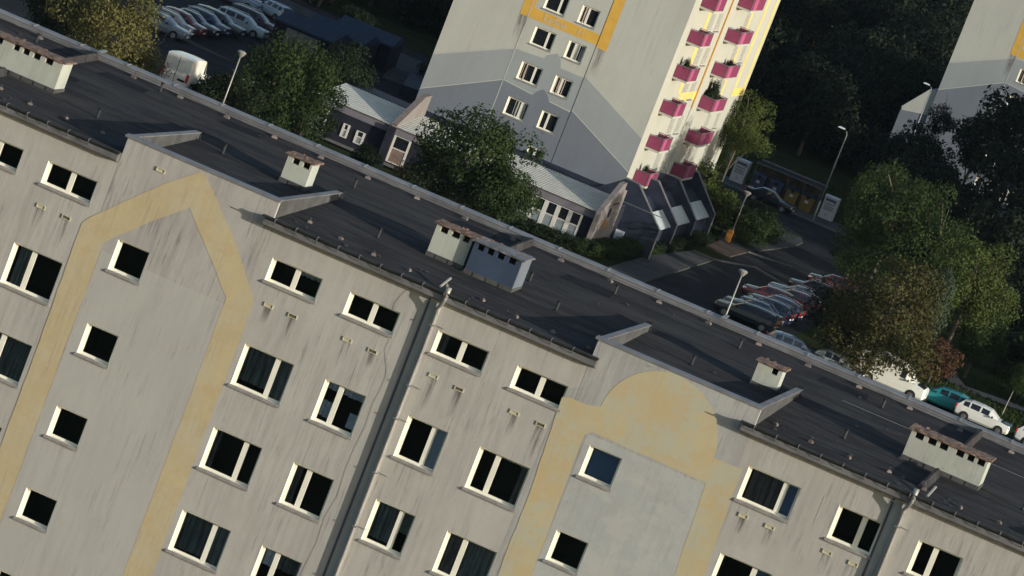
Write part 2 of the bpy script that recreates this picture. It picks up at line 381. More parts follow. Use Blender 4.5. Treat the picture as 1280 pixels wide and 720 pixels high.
sheet('footpath', [(-14, 181), (-8.5, 183.5), (-4.8, 174.6), (0.1, 177.2), (14, 184), (14, 186), (0, 179.4), (-4.4, 177.4), (-8, 186.5), (-14, 184)], M['path'], .02)
sheet('far_car_park', [(-75, 318), (-40, 318), (-40, 395), (-75, 395)], M['asphalt'], .02)
slab('courtyard_paving', [(-84, 234.5), (-62, 228), (-58.5, 210), (-62, 209.5), (-65, 222), (-84, 231)], M['pavement'], .1)

# ------------------------------------------------------------------ the near slab block
B = thing('apartment_building', 'long flat-roofed panel block in the foreground with faded yellow shapes painted on its greige wall', 'apartment building')
XL, XR = -34.0, 30.0
ZW = 22.12
def zr(y): return 22.35 + .046 * y
JO = [-18.05, -1.95, 13.41, 29.4]
H0, HN = .76, 1.37           # opening heights: attic storey, normal storeys
rows = [18.44 - 2.8 * k for k in range(6)]
wins = []                    # x0,x1,z0,z1,mull,curtains
CD, CB, CL, BB, BP = M['curtain_dark'], M['curtain_brown'], M['curtain_lace'], M['blind_blue'], M['blind_pale']
def col(x0, x1, top, top_h, xr=None, mull0=.5, mull=.36, curt={}, sub=None):
    xr = xr or (x0, x1)
    wins.append((x0, x1, top - top_h, top, mull0, curt.get(0, ())))
    for k, t in enumerate(rows):
        wins.append((xr[0], xr[1], t - HN, t, (sub or {}).get(k + 1, mull), curt.get(k + 1, ())))
# section left of the first joint (mostly outside the frame)
for off in (-32.15, -16.1):
    a = off + 16.1
    col(-17.75 + a, -16.05 + a, 21.24, H0, mull=.40)
col(-15.19 - 0, -13.44, 21.24, H0, (-15.32, -13.58), mull=.40, curt={2: [(.08, 1, 0, 1, CD, 1)], 1: [(.1, .32, .0, 1, CD, .6)]})
col(-7.34, -5.60, 21.25, H0, (-7.19, -5.48), mull=.66, curt={0: [(.55, 1, 0, .3, CL, 1.5)], 1: [(.05, .64, 0, .86, CD, 1), (.7, 1, 0, 1, CD, .6)], 2: [(.04, .16, 0, 1, CB, 1)], 3: [(.05, .62, 0, .92, CD, 1), (.70, 1, 0, 1, CD, .3)]})
col(-4.66, -2.94, 21.24, H0, (-4.41, -3.0), mull=.38, curt={1: [(0, .36, 0, .25, CL, 1.5), (0, .36, .5, .9, CL, 1.5), (.4, 1, 0, .25, CL, 1.5), (.72, 1, .55, .9, CL, .5)], 2: [(.05, .2, 0, 1, CB, 1)], 3: [(.04, .34, 0, .45, CL, 1), (.4, 1, 0, .45, CD, 1.5)]})
col(-1.65, .08, 21.24, H0, (-1.57, -.2), mull=.64, curt={1: [(.66, 1, 0, 1, BP, 0)], 2: [(.05, .6, 0, .9, CD, .8), (.66, 1, 0, .55, CD, .8)], 0: [(.04, .2, 0, 1, CB, 1)], 3: [(.05, .6, 0, 1, CL, 1)]})
col(1.03, 2.74, 21.22, H0, (.86, 2.57), mull=.36, curt={1: [(.8, 1, 0, 1, CB, 1), (.38, .98, 0, .12, CL, 1.5)], 2: [(0, .33, 0, 1, CB, 1), (.4, 1, 0, 1, CD, .3)]})
col(8.72, 10.42, 21.20, 1.08, (8.9, 10.6), mull0=.72, mull=.66, curt={0: [(.08, .7, 0, 1, CB, 1), (.74, 1, 0, 1, BB, 0)], 1: [(.7, 1, 0, 1, BB, 0)]})
col(11.67, 13.08, 21.20, 1.08, (11.6, 13.0), mull0=.60, mull=.62)
col(14.24, 15.66, 21.20, 1.08, (14.24, 15.66), mull0=.40, mull=.40)
for a in (0, 10.6, 14.0):
    col(17.2 + a * .9, 18.9 + a * .9, 21.20, 1.08)
stair = []
for k in range(6):
    stair.append((-12.17, -11.06, 18.83 - 2.8 * k - .02 * (k > 0), 19.85 - 2.8 * k - (.02 if k else 0)))
    stair.append((4.0, 5.08, 18.84 - 2.8 * k, 19.85 - 2.8 * k))
    stair.append((-28.3, -27.2, 18.84 - 2.8 * k, 19.85 - 2.8 * k)); stair.append((20.1, 21.2, 18.84 - 2.8 * k, 19.85 - 2.8 * k))
holes = [w[:2] + w[2:4] for w in wins] + stair
bays = [(-29.1, -23.85), (-13.02, -7.76), (3.06, 8.42), (19.2, 24.5)]
mb = MB()
holed(mb, (XL, XR), (0, ZW), holes, lambda u, v: (u, 0, v))
mb.quad((XL, 12, 0), (XR, 12, 0), (XR, 12, 22.9), (XL, 12, 22.9)); mb.quad((XL, 0, 0), (XL, 12, 0), (XL, 12, 22.9), (XL, 0, 22.3)); mb.quad((XR, 0, 0), (XR, 12, 0), (XR, 12, 22.9), (XR, 0, 22.3))
mb.quad((XL, .01, ZW), (XR, .01, ZW), (XR, .01, 22.34), (XL, .01, 22.34))
mb.build('wall', M['wall'], B)
# stair bays: their own render, 6 mm proud, rising into a parapet
for i, (a, c) in enumerate(bays):
    mt = M['wall_cool'] if i in (2, 3) else M['wall_bay']
    b = MB(); top = 22.93
    holed(b, (a, c), (0, top), stair, lambda u, v: (u, -.006, v))
    b.build('stair_bay_wall', mt, B)
    b = MB(); b.box(a, c, 0, .16, 22.34, top - .002); b.build('parapet', mt, B)
    b = MB(); b.prism([(-.05, top + .03), (.26, top + .055), (.26, top), (-.05, top - .035)], 'x', a - .10, c + .04); b.build('coping', M['coping'], B)
    for x, s in ((a, 1), (c, -1)):      # low return walls running back over the roof
        x0, x1 = (x, x + .14) if s > 0 else (x - .14, x)
        L_ = 6.5
        b = MB(); b.prism([(.262, zr(.2) - .05), (L_, zr(L_) - .05), (L_, zr(L_) + .20), (.262, 22.93)], 'x', x0, x1); r_ = b.build('return_wall', M['chimney_base'], B)
        b = MB(); b.prism([(.27, 22.932), (L_, zr(L_) + .202), (L_, zr(L_) + .235), (.27, 22.968)], 'x', x0 - .03, x1 + .03); b.build('coping', M['metal_grey'], r_)
        b = MB(); b.box(x0 - .03, x1 + .03, L_, L_ + .26, zr(L_) - .03, zr(L_) + .27); b.build('end_pier', M['felt_patch'], r_)
# painted shapes
def poly(name, mat, pts, y, holes_=None):
    out = []; rg = random.Random(len(pts) * 7 + int(pts[0][0] * 10))      # hand-painted, slightly wavy edge
    for (xa, za), (xb, zb) in zip(pts, pts[1:] + pts[:1]):
        n_ = max(1, int(math.hypot(xb - xa, zb - za) / .35)); 
        for i in range(n_):
            j = 0 if i == 0 else .016
            out.append((xa + (xb - xa) * i / n_ + rg.uniform(-j, j), za + (zb - za) * i / n_ + rg.uniform(-j, j)))
    b = MB(); b.quad(*[(x, y, z) for x, z in out]); return b.build(name, mat, B)
yo = M['yellow_old']; Y1 = -.012
poly('painted_stripe', yo, [(-13.40, 0), (-13.44, 16.5), (-13.47, 19.85), (-13.30, 20.1), (-11.5, 21.93), (-10.42, 22.82), (-10.2, 22.72), (-8.78, 21.38), (-7.40, 19.78), (-7.33, 0), (-8.18, 0), (-8.27, 19.51), (-10.39, 21.65), (-11.56, 20.58), (-12.58, 19.56), (-12.57, 0)], Y1)
b = MB(); holed(b, (-12.57, -8.2), (0, 19.3), stair, lambda u, v: (u, -.009, v)); b.build('painted_panel', M['wall_panel'], B)
yo = M['yellow_old2']
arc = [(2.89, 20.92), (3.43, 20.93)] + [(5.75 + 1.89 * math.cos(t), 20.97 + 1.88 * math.sin(t)) for t in [math.radians(a) for a in range(178, -1, -9)]]
poly('painted_stripe', yo, [(2.9, 0), (2.8, 18), (2.66, 20.84)] + arc + [(7.63, 20.99), (8.56, 21.01), (8.70, 17.6), (8.72, 0), (7.86, 0), (7.86, 17.2), (7.70, 20.18), (3.91, 20.22), (3.72, 20.04), (3.80, 15.4), (3.80, 0)], Y1)
poly('painted_panel', M['wall_cool'], [(2.62, 0), (3.04, 0), (3.04, 21.3), (2.80, 21.2), (2.62, 19.9)], -.003)
b = MB(); holed(b, (3.80, 7.86), (0, 20.12), stair, lambda u, v: (u, -.009, v)); b.build('painted_panel', M['wall_panel_cool'], B)
# windows
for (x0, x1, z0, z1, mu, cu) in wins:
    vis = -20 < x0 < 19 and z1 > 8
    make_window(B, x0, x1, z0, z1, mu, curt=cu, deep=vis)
for (x0, x1, z0, z1) in stair:
    vis = -20 < x0 < 19 and z1 > 8
    make_window(B, x0, x1, z0, z1, None, rec=.20, curt=([(0.0, 1, 0, 1, BB, 0)] if (abs(x0 - 4) < .1 and z1 > 19) else ()), deep=vis, y=-.008)
# eaves: cornice, gutter, brackets between the stair bays
segs = [(XL, -29.16), (-23.80, -13.04), (-7.95, 3.30), (8.10, 19.14), (24.55, XR)]
for a, c in segs:
    b = MB(); b.prism([(0, 22.04), (-.27, 22.10), (-.31, 22.14), (-.31, 22.30), (0, 22.36)], 'x', a, c); b.build('cornice', M['metal_grey'], B)
    b = MB(); b.prism([(-.30, 22.302), (-.30, 22.40), (-.02, zr(0) + .02), (-.02, 22.345)], 'x', a + .01, c - .01); b.build('eaves_flashing', M['metal_dark'], B)
    b = MB(); n_ = 8; k = len(b.v)
    pts = [(-.40 + .075 * math.cos(t), 22.44 + .075 * math.sin(t)) for t in [math.pi + math.pi * i / n_ for i in range(n_ + 1)]] + [(-.40 + .062 * math.cos(t), 22.435 + .062 * math.sin(t)) for t in [2 * math.pi - math.pi * i / n_ for i in range(n_ + 1)]]
    b.prism(pts, 'x', a - .05, c + .05); b.build('gutter', M['metal_dark'], B)
    def brk():
        b = MB(); b.tube([(0, -.30, -.20), (0, -.36, -.19), (0, -.43, -.14), (0, -.482, -.06), (0, -.485, .0)], .013, 5); b.tube([(0, -.47, -.008), (0, -.30, .0)], .010, 5); return b.mesh('gutter_bracket', M['metal_grey'])
    n_ = int((c - a) / .72)
    for i in range(n_):
        link('gutter_bracket', cached('brk', brk), B, (a + .4 + i * .72, 0, 22.45))
# movement joints, downpipes
for xj in (-18.3, -2.25, 13.1):
    b = MB(); b.box(xj - .035, xj + .035, -.02, -.004, 0, 22.03); b.build('joint_strip', M['joint'], B)
for i, xp in enumerate((-17.9, -1.86, 13.52)):
    b = MB(); yb = -.19; k = .10
    b.tube([(xp + .14, -.40, 22.50), (xp + .14, -.40, 22.22), (xp + .10, -.38, 22.06), (xp - .02, -.24, 21.85), (xp, yb, 21.66), (xp, yb, 12), (xp, yb, 0.2)], .06, 10); p = b.build('downpipe', M['zinc'], B, smooth=True)
    b = MB(); b.box(xp - .10, xp + .03, -.165, -.002, 0, 22.0); b.build('shadow_casting_strip', M['wall'], B)  # boxed strip added behind the pipe to cast the wide shadow band
    b = MB(); b.tube([(xp + .14, -.40, 22.28), (xp + .14, -.40, 22.62)], .07, 10, .085); b.build('pipe_outlet', M['pole'], p, smooth=True)
    for z in (21.3, 19.3, 18.2, 16.4, 14.6, 12.8, 11, 9.2):
        b = MB(); b.box(xp - .085, xp + .085, yb - .07, 0, z, z + .035); b.box(xp - .03, xp + .35, -.04, -.002, z + .005, z + .022); b.build('pipe_clamp', M['zinc'], p)
# small ventilation grilles under the attic storey
VG = [(-6.92, 19.81, 1), (-6.09, 19.81, 0), (-4.21, 19.81, 1), (-3.34, 19.8, 0), (-1.28, 19.85, 1), (-.39, 19.8, 0), (1.47, 19.81, 1), (2.36, 19.8, 0), (9.12, 19.72, 1), (9.98, 19.73, 1), (11.86, 19.72, 1), (12.7, 19.72, 1), (-11.66, 22.35, 1), (-14.9, 19.8, 1), (-14.0, 19.8, 0), (-17.4, 19.8, 1), (14.5, 19.72, 1), (15.4, 19.72, 0)]
M['vent_frame'] = plain('yellowed_vent_frame', (.44, .41, .30), .7, 0, .1); M['vent_pale'] = plain('pale_vent_flap', (.42, .38, .26), .8, 0, .1); M['vent_dark'] = plain('brown_vent_grille', (.10, .08, .055), .8, 0, .1)
def vent(shut):
    b = MB(); w, h = .15, .065
    for q in ((-w, w, h - .02, h), (-w, w, -h, -h + .02), (-w, -w + .025, -h + .02, h - .02), (w - .025, w, -h + .02, h - .02)): b.box(q[0], q[1], -.035, 0, q[2], q[3])
    b.cur = 1; b.box(-w + .025, w - .025, -.012, 0, -h + .02, h - .02)
    if not shut:
        for i in range(3): b.box(-w + .025, w - .025, -.022, -.012, -.035 + i * .03, -.025 + i * .03)
    return b.mesh('vent_grille', [M['vent_frame'], M['vent_pale'] if shut else M['vent_dark']])
for x, z, s in VG:
    link('vent_grille', cached(('vent', s), lambda: vent(s)), B, (x, -.012 if x == -11.66 else 0, z), (0, random.uniform(-.03, .03), 0))
    b = MB(); ln = random.uniform(.5, 1.3); dx = random.uniform(-.03, .12)      # rust run-off below the grille
    b.quad((x - .14, -.004, z - .07), (x - .14, -.004, z - ln), (x + .16, -.004, z - ln), (x + .16, -.004, z - .07))
    if x != -11.66: b.build('run_off_stain', M['grime'], B)
# loose cable
b = MB(); b.tube([(x, -.02, z) for x, z in [(-3.0, 22.0), (-3.09, 21.8), (-3.22, 21.43), (-3.18, 21.2)]], .0042, 4)
b.tube([(x, -.02, z) for x, z in [(-2.95, 20.35), (-2.98, 20.0), (-2.72, 19.5), (-2.64, 19.26), (-2.66, 18.8), (-2.72, 18.3), (-2.68, 17.6), (-2.75, 16.9), (-2.78, 16.09), (-2.72, 15.2), (-2.85, 14.46), (-2.80, 13.6), (-2.9, 12.57), (-2.8, 11), (-2.85, 8), (-2.8, 0)]], .0042, 4)
b.build('cable', M['sill'], B)
# repaired rectangle outlines beside two windows
for (x0, x1, z0, z1) in [(11.15, 11.66, 20.35, 21.25), (15.68, 16.1, 20.3, 21.15)]:
    b = MB(); e = .035
    for q in ((x0, x1, z1 - e, z1), (x0, x1, z0, z0 + e), (x0, x0 + e, z0 + e, z1 - e), (x1 - e, x1, z0 + e, z1 - e)): b.box(q[0], q[1], -.006, 0, q[2], q[3])
    b.build('patch_outline', M['wall_panel'], B)

# roof
b = MB(); n_ = 48
for i in range(12):
    y0, y1 = .02 + i * .988, .02 + (i + 1) * .988
    b.quad((XL, y0, zr(y0) + .004 * (i % 2)), (XR, y0, zr(y0) + .004 * (i % 2)), (XR, y1 + .05, zr(y1 + .05) + .004 * (i % 2)), (XL, y1 + .05, zr(y1 + .05) + .004 * (i % 2)))
roof = b.build('roof', M['felt'], B)
for (x0, x1, y0, y1) in [(-13.6, -12.1, 10.2, 11.1), (-4.9, -3.4, 10.0, 11.0), (-.6, 1.2, 8.8, 9.9), (8.3, 10.0, 9.8, 10.9), (-19.6, -17.6, 6.8, 7.6), (-18.0, -16.2, 9.6, 10.6)]:
    b = MB(); b.quad(*[(x, y, zr(y) + .012) for x, y in [(x0, y0), (x1, y0 + .1), (x1 - .1, y1), (x0 + .1, y1 - .1)]]); b.build('felt_patch', M['felt_patch'], roof)
b = MB()
b.prism([(11.86, 22.86), (11.84, 23.07), (11.80, 23.08), (11.82, 23.13), (12.22, 23.15), (12.22, 22.9)], 'x', XL, XR); b.build('rear_parapet', M['coping'], B)
def seam():
    b = MB(); b.box(0, .05, 11.79, 12.23, 23.10, 23.165); return b.mesh('coping_seam', M['coping'])
for i in range(36): link('coping_seam', cached('seam', seam), B, (XL + i * 1.8, 0, 0))
for x in (-18.9, 4.35): # raised coping clips
    b = MB(); b.prism([(11.7, 23.16), (12.3, 23.2), (12.3, 23.24), (11.7, 23.2)], 'x', x, x + .14); b.build('coping_clip', M['zinc'], B)
# joint ridges across the roof (low tent shapes)
for xj in (-18.9, -2.5, 13.6, 29.2):
    for (y0, y1) in (((1.2, 3.7), (5.6, 11.78)) if xj != -2.5 else ((7.6, 11.78),)):
        b = MB(); b.prism([(xj - .20, 22.2), (xj + .24, 22.2), (xj + .03, zr(y0) + .24), (xj - .05, zr(y0) + .24)], 'y', y0, y1)
        for i in range(len(b.v)):
            x, y, z = b.v[i]
            b.v[i] = (x, y, z + (zr(y) - zr(y0)))
        b.build('joint_ridge', M['felt'], roof)
    b = MB(); b.tube([(xj + .35, .25, zr(0) + .08), (xj + .42, .85, zr(.85) + .30)], .04, 6); b.build('overflow_pipe', M['pole'], roof)
# chimneys
def chimney(x0, x1, y0, y1, z0, z1, openings, mat, side=None, baseh=.17, cap=True):
    c = MB(); wt = .10; oh = .17; t = z1 - .04 - oh
    c.box(x0, x1, y0, y1, z0 + baseh, t)
    c.box(x0, x1, y0 + .2, y1 - .2, t, z1)
    xs = [x0] + [q for o_ in openings for q in o_] + [x1]
    for a, d in zip(xs[0::2], xs[1::2]):
        c.box(a, d, y0, y0 + .198, t, z1 - .001); c.box(a, d, y1 - .198, y1, t, z1 - .001)
    ob = c.build('chimney', mat, B)
    if side: s = MB(); s.box(x1 + .001, x1 + .02, y0 + .004, y1 - .004, z0 + baseh, z1 - .003); s.build('side_cladding', side, ob)
    s = MB(); s.box(x0 - .02, x1 + .025, y0 - .02, y1 + .02, z0 - .25, z0 + baseh + .01); s.build('chimney_base', M['chimney_base'], ob)
    for o_ in openings:
        s = MB(); s.box(o_[0] - .001, o_[1] + .001, y0 + .19, y0 + .199, t, z1 - .002); s.build('flue_opening', M['black'], ob)
    # uneven weathered slab
    s = MB(); n_ = max(6, int((x1 - x0) * 8)); rows_ = []
    rng = random.Random(int(x0 * 100))
    for j in range(5):
        yy = y0 - .09 + (y1 - y0 + .18) * j / 4
        rows_.append([(x0 - .09 + (x1 - x0 + .18) * i / n_, yy + rng.uniform(-.025, .025), z1 + .045 + rng.uniform(-.012, .016) + (.015 if j in (1, 2, 3) else 0)) for i in range(n_ + 1)])
    for j in range(4):
        for i in range(n_): s.quad(rows_[j][i], rows_[j][i + 1], rows_[j + 1][i + 1], rows_[j + 1][i])
    for i in range(n_):
        s.quad(rows_[0][i], rows_[0][i + 1], (rows_[0][i + 1][0], y0 - .08, z1), (rows_[0][i][0], y0 - .08, z1))
        s.quad(rows_[4][i], rows_[4][i + 1], (rows_[4][i + 1][0], y1 + .08, z1), (rows_[4][i][0], y1 + .08, z1))
    for j in range(4):
        for e in (0, n_): s.quad(rows_[j][e], rows_[j + 1][e], (rows_[j + 1][e][0], rows_[j + 1][e][1], z1), (rows_[j][e][0], rows_[j][e][1], z1))
    s.quad((x0 - .09, y0 - .08, z1), (x1 + .09, y0 - .08, z1), (x1 + .09, y1 + .08, z1), (x0 - .09, y1 + .08, z1))
    cp = s.build('chimney_cap', M['rust'] if cap is True else cap, ob)
    s = MB()
    for i in range(int(6 + (x1 - x0) * 5)):       # moss clumps and broken bits
        xx = rng.uniform(x0 - .05, x1 + .05); yy = rng.uniform(y0 - .05, y1 + .05); q = rng.uniform(.015, .05)
        s.prism([(xx - q, yy - q), (xx + q, yy - q * .6), (xx + q * .7, yy + q), (xx - q * .8, yy + q * .7)], 'z', z1 + .03, z1 + .06 + q * .9)
    tag(s.build('moss', M['rust'], cp), kind='stuff')
    s = MB()
    for i in range(max(2, int((x1 - x0) / .45))):
        xx = x0 + .3 + i * .45
        s.box(xx, xx + .015, y0 - .035, y0 - .02, z0 - .2, z0 + baseh)
    s.build('base_strap', M['black'], ob)
    return ob
ch = M['chimney']
chimney(12.38, 14.90, 4.0, 4.95, 22.50, 23.50, [(12.53, 12.80), (12.95, 13.22), (13.33, 13.60), (13.88, 14.13), (14.25, 14.47), (14.58, 14.82)], ch)
chimney(7.03, 7.86, 5.2, 5.85, 22.56, 23.38, [(7.52, 7.72)], ch)
chimney(-3.81, -2.56, 3.9, 4.7, 22.50, 23.60, [(-3.66, -3.40), (-3.26, -3.0), (-2.88, -2.66)], ch)
chimney(-2.43, -.80, 3.7, 4.9, 22.48, 23.58, [(-2.30, -2.08), (-1.96, -1.74), (-1.62, -1.38), (-1.22, -.98)], M['chimney_metal'], M['chimney_side'], cap=M['metal_grey'])
chimney(-9.53, -8.66, 5.35, 6.15, 22.58, 23.52, [(-9.34, -9.10), (-8.97, -8.73)], ch)
chimney(-21.4, -17.22, 4.05, 4.95, 22.50, 23.56, [(-21.1, -20.8), (-20.65, -20.35), (-20.2, -19.9), (-19.65, -19.40), (-19.00, -18.78), (-18.66, -18.42), (-18.28, -18.02), (-17.84, -17.56)], ch)
# soil-pipe stubs and lightning-wire blocks
def stub():
    b = MB(); b.tube([(0, 0, -.1), (0, 0, .28)], .045, 8); b.cur = 1; b.tube([(0, 0, .28), (0, 0, .34)], .065, 8); b.tube([(0, 0, -.05), (0, 0, .03)], .09, 8); return b.mesh('roof_vent_pipe', [M['metal_dark'], M['black']])
for x, y in [(-15.29, 3.3), (-16.1, 11.0), (-11.74, 5.8), (-5.33, 3.4), (.72, 3.9), (1.12, 9.8), (5.23, 4.4), (10.63, 3.3), (10.58, 9.8), (-.94, 6.4), (-20.6, 10.4), (-8.1, 9.0), (16.4, 4.0), (5.6, 9.6)]:
    link('roof_vent_pipe', cached('stub', stub), roof, (x, y, zr(y)))
def block():
    b = MB(); b.prism([(-.10, -.07), (.10, -.08), (.09, .07), (-.09, .08)], 'z', -.01, .07); b.prism([(-.06, -.05), (.05, -.05), (.05, .05), (-.06, .05)], 'z', .07, .095); b.cur = 1; b.tube([(0, 0, .09), (0, 0, .16), (-.03, 0, .19)], .012, 5); return b.mesh('conductor_block', [M['concrete'], M['metal_dark']])
wire_r, wire_f = [], []
for i in range(24):
    x = -22.6 + i * 1.78; y = 11.35 + random.uniform(-.08, .08)
    link('conductor_block', cached('blk', block), roof, (x, y, zr(y)), (0, 0, random.uniform(-.4, .4))); wire_r.append((x, y, zr(y) + .17))
    if i % 2 == 0: wire_r.append((x + .9, y, zr(y) + .11))
for i in range(34):
    x = -22.9 + i * 1.22
    if any(a - .3 < x < c + .3 for a, c in bays): continue
    y = 1.0 + random.uniform(-.25, .6)
    link('conductor_block', cached('blk', block), roof, (x, y, zr(y)), (0, 0, random.uniform(-.6, .6)), (.75, .75, .9))
b = MB(); b.tube(wire_r, .008, 4); b.build('lightning_wire', M['metal_dark'], roof)
b = MB(); b.tube([(x, 8.3 + .05 * math.sin(x), zr(8.3) + .05) for x in np.arange(9.5, 20, .8)], .010, 4); b.build('lightning_wire', M['zinc'], roof)
b = MB()
for k in range(70):      # scattered roof debris
    x = random.uniform(-23, 18); y = random.choice([random.uniform(.2, 1.6), random.uniform(.2, 11)]); q = random.uniform(.02, .05)
    b.box(x - q, x + q, y - q, y + q * 1.3, zr(y) - .01, zr(y) + q)
tag(b.build('roof_debris', M['metal_dark'], roof), kind='stuff')

# ------------------------------------------------------------------ tower blocks behind
def railing(w, h, mat):
    def f():
        b = MB(); b.box(0, w, 0, .04, 0, h); return b.mesh('railing_panel', mat)
    return cached(('rail', w, h, mat.name), f)
def tower(name, label, px, py, dz, band_z, letters, height, balc_from=0):
    T = thing(name, label, 'tower block', (px, py, 0))
    Wd, Dp = 17.15, 32.0
    hl = []
    ks = [k for k in range(-4, 9) if 6.62 + dz + 2.8 * k > 2 and 6.62 + dz + 2.8 * k < height]
    for k in ks:
        t = 6.62 + dz + 2.8 * k
        hl += [(6.60, 8.32, t - 1.38, t, .66), (9.38, 10.80, t - 1.38, t, .40)]
    H4 = [h[:4] for h in hl]
    b = MB(); holed(b, (0, 11.38), (0, height), H4, lambda u, v: (u, 0, v)); holed(b, (11.44, Wd), (0, height), [], lambda u, v: (u, 0, v))
    b.box(11.38, 11.44, .12, .14, 0, height)
    b.quad((0, 0, 0), (0, Dp, 0), (0, Dp, height), (0, 0, height)); b.quad((0, Dp, 0), (Wd, Dp, 0), (Wd, Dp, height), (0, Dp, height))
    b.build('wall', M['t_cream'], T)
    b = MB(); b.box(11.37, 11.45, .02, .10, 0, height); b.build('joint_strip', M['joint'], T)
    b = MB(); b.box(-.05, Wd + .05, -.05, Dp + .05, height, height + .5); b.build('roof', M['metal_grey'], T)
    # painted hills, as sheets 8 and 16 mm proud; the windows keep their openings
    def hills(pts_list, z0, mat, y, low):
        b = MB()
        for pts in pts_list:
            xs = [p[0] for p in pts]
            for (xa, za), (xb, zb) in zip(pts, pts[1:]):
                cuts = sorted(set([xa, xb] + [e for h in H4 for e in h[:2] if xa < e < xb]))
                for a, c in zip(cuts, cuts[1:]):
                    z_a = za + (zb - za) * (a - xa) / (xb - xa); z_c = za + (zb - za) * (c - xa) / (xb - xa)
                    hh = sorted([h for h in H4 if h[0] - .001 <= a and c <= h[1] + .001], key=lambda h: h[2])
                    bot = low
                    for h in hh:
                        if h[2] < min(z_a, z_c) and h[2] > bot:
                            b.quad((a, y, bot), (c, y, bot), (c, y, h[2]), (a, y, h[2])); bot = h[3]
                        elif h[2] < min(z_a, z_c): bot = max(bot, h[3])
                    if bot < min(z_a, z_c): b.quad((a, y, bot), (c, y, bot), (c, y, z_c), (a, y, z_a))
        return b.build('painted_hills', mat, T)
    d = dz
    hills([[(0, 7.27 + d), (5.75, 10.05 + d)], [(5.75, 10.05 + d), (8.05, 10.19 + d), (8.2, 10.5 + d), (8.9, 10.92 + d), (9.3, 10.56 + d), (9.5, 10.0 + d), (11.38, 9.98 + d)], [(11.44, 10.12 + d), (Wd, 7.45 + d)]], 0, M['t_mid'], -.008, 0)
    hills([[(0, 4.5 + d), (5.75, 7.55 + d)], [(5.75, 7.55 + d), (8.25, 7.35 + d), (8.5, 7.75 + d), (8.9, 8.06 + d), (9.35, 7.72 + d), (9.6, 7.35 + d), (11.38, 7.22 + d)], [(11.44, 7.40 + d), (Wd, 4.75 + d)]], 0, M['t_dark'], -.016, 0)
    b = MB()
    for (a, za), (c, zc) in [((0, 4.5 + d), (5.75, 7.55 + d)), ((11.44, 7.40 + d), (Wd, 4.75 + d)), ((0, 7.27 + d), (5.75, 10.05 + d)), ((5.75, 7.55 + d), (8.2, 7.35 + d)), ((9.6, 7.35 + d), (11.38, 7.22 + d))]:
        b.quad((a, -.02, za), (c, -.02, zc), (c, -.02, zc + .07), (a, -.02, za + .07))
    for x in (5.75,): b.box(x - .03, x + .03, -.02, .01, 0, height)
    b.build('edge_line', M['t_edge'], T)
    z = band_z
    b = MB()
    for (x0, x1, z0, z1) in [(5.10, 6.0, z, height), (6.0, 11.38, z, z + .80), (11.44, 12.25, z - .17, height)]:
        b.quad((x0, -.012, z0), (x1, -.012, z0), (x1, -.012, z1), (x0, -.012, z1))
    yb = b.build('yellow_band', M['t_yellow'], T)
    for (x0, x1, z0) in [(5.05, 5.9, z), (11.5, 12.3, z - .17)]:      # sooty run-off below the yellow uprights
        b = MB(); b.quad((x0, -.024, z0), (x1, -.024, z0), (x1, -.024, z0 - 2.2), (x0, -.024, z0 - 2.2))
        b.build('run_off_stain', M['grime'], T)
    if letters:
        for txt, x, s in letters:
            cu = bpy.data.curves.new('lettering', 'FONT'); cu.body = txt; cu.size = s; cu.extrude = .004; cu.resolution_u = 2
            me_o = bpy.data.objects.new('tmp', cu); C.objects.link(me_o)
            dg = bpy.context.evaluated_depsgraph_get(); me = bpy.data.meshes.new_from_object(me_o.evaluated_get(dg)); bpy.data.objects.remove(me_o)
            me.materials.clear(); me.materials.append(M['t_letter'])
            link('lettering', me, yb, (x, -.022, z + .18), (R_(90), 0, 0))
    curt = [[], [(.08, .6, 0, 1, M['curtain_brown'], 1)], [(.3, .95, 0, 1, CD, .5)], [(.05, .36, 0, 1, M['curtain_brown'], .8)], []]
    for i, h in enumerate(hl):
        make_window(T, h[0], h[1], h[2], h[3], h[4], rec=.13, fw=.11, mw=.16, curt=curt[(i * 3 + 1) % 5], deep=False)
    # ---- sunlit side with the balconies: first section flush, second one 35 cm proud
    Y2 = 13.3; XP = Wd + .11
    b = MB(); b.quad((Wd, 0, 0), (Wd, Y2, 0), (Wd, Y2, height), (Wd, 0, height)); b.quad((Wd, Y2, 0), (XP, Y2, 0), (XP, Y2, height), (Wd, Y2, height)); b.quad((XP, Y2, 0), (XP, Dp, 0), (XP, Dp, height), (XP, Y2, height)); b.quad((XP, Dp, 0), (Wd, Dp, 0), (Wd, Dp, height), (XP, Dp, height))
    b.build('side_wall', M['t_side'], T)
    b = MB()
    ys = M['t_yellow_side']
    b.quad((Wd + .001, Y2 - .01, band_z - 3), (XP + .01, Y2 - .01, band_z - 3), (XP + .01, Y2 - .01, height), (Wd + .001, Y2 - .01, height))
    b.quad((XP + .01, Y2 - .01, 9.4 + d), (XP + .01, Y2 + .12, 9.4 + d), (XP + .01, Y2 + .12, height), (XP + .01, Y2 - .01, height))
    b.build('yellow_band', M['t_shaded_yellow'], T)
    b = MB()
    for (x, y0, y1, z0, z1) in [(Wd + .008, 7.5, Y2 - .02, 10.2 + d, 10.9 + d), (Wd + .008, 6.4, 7.3, 10.9 + d, height), (XP + .008, 27.0, 31.5, 10.1 + d, 10.8 + d), (XP + .008, 22.3, 22.9, 10 + d, height), (XP + .008, 27.0, 27.7, 10.9 + d, height), (XP + .008, 30.6, 31.3, 10.8 + d, height)]:
        b.quad((x, y0, z0), (x, y1, z0), (x, y1, z1), (x, y0, z1))
    b.build('yellow_band', ys, T)
    return T, Wd, XP, d, height, ks
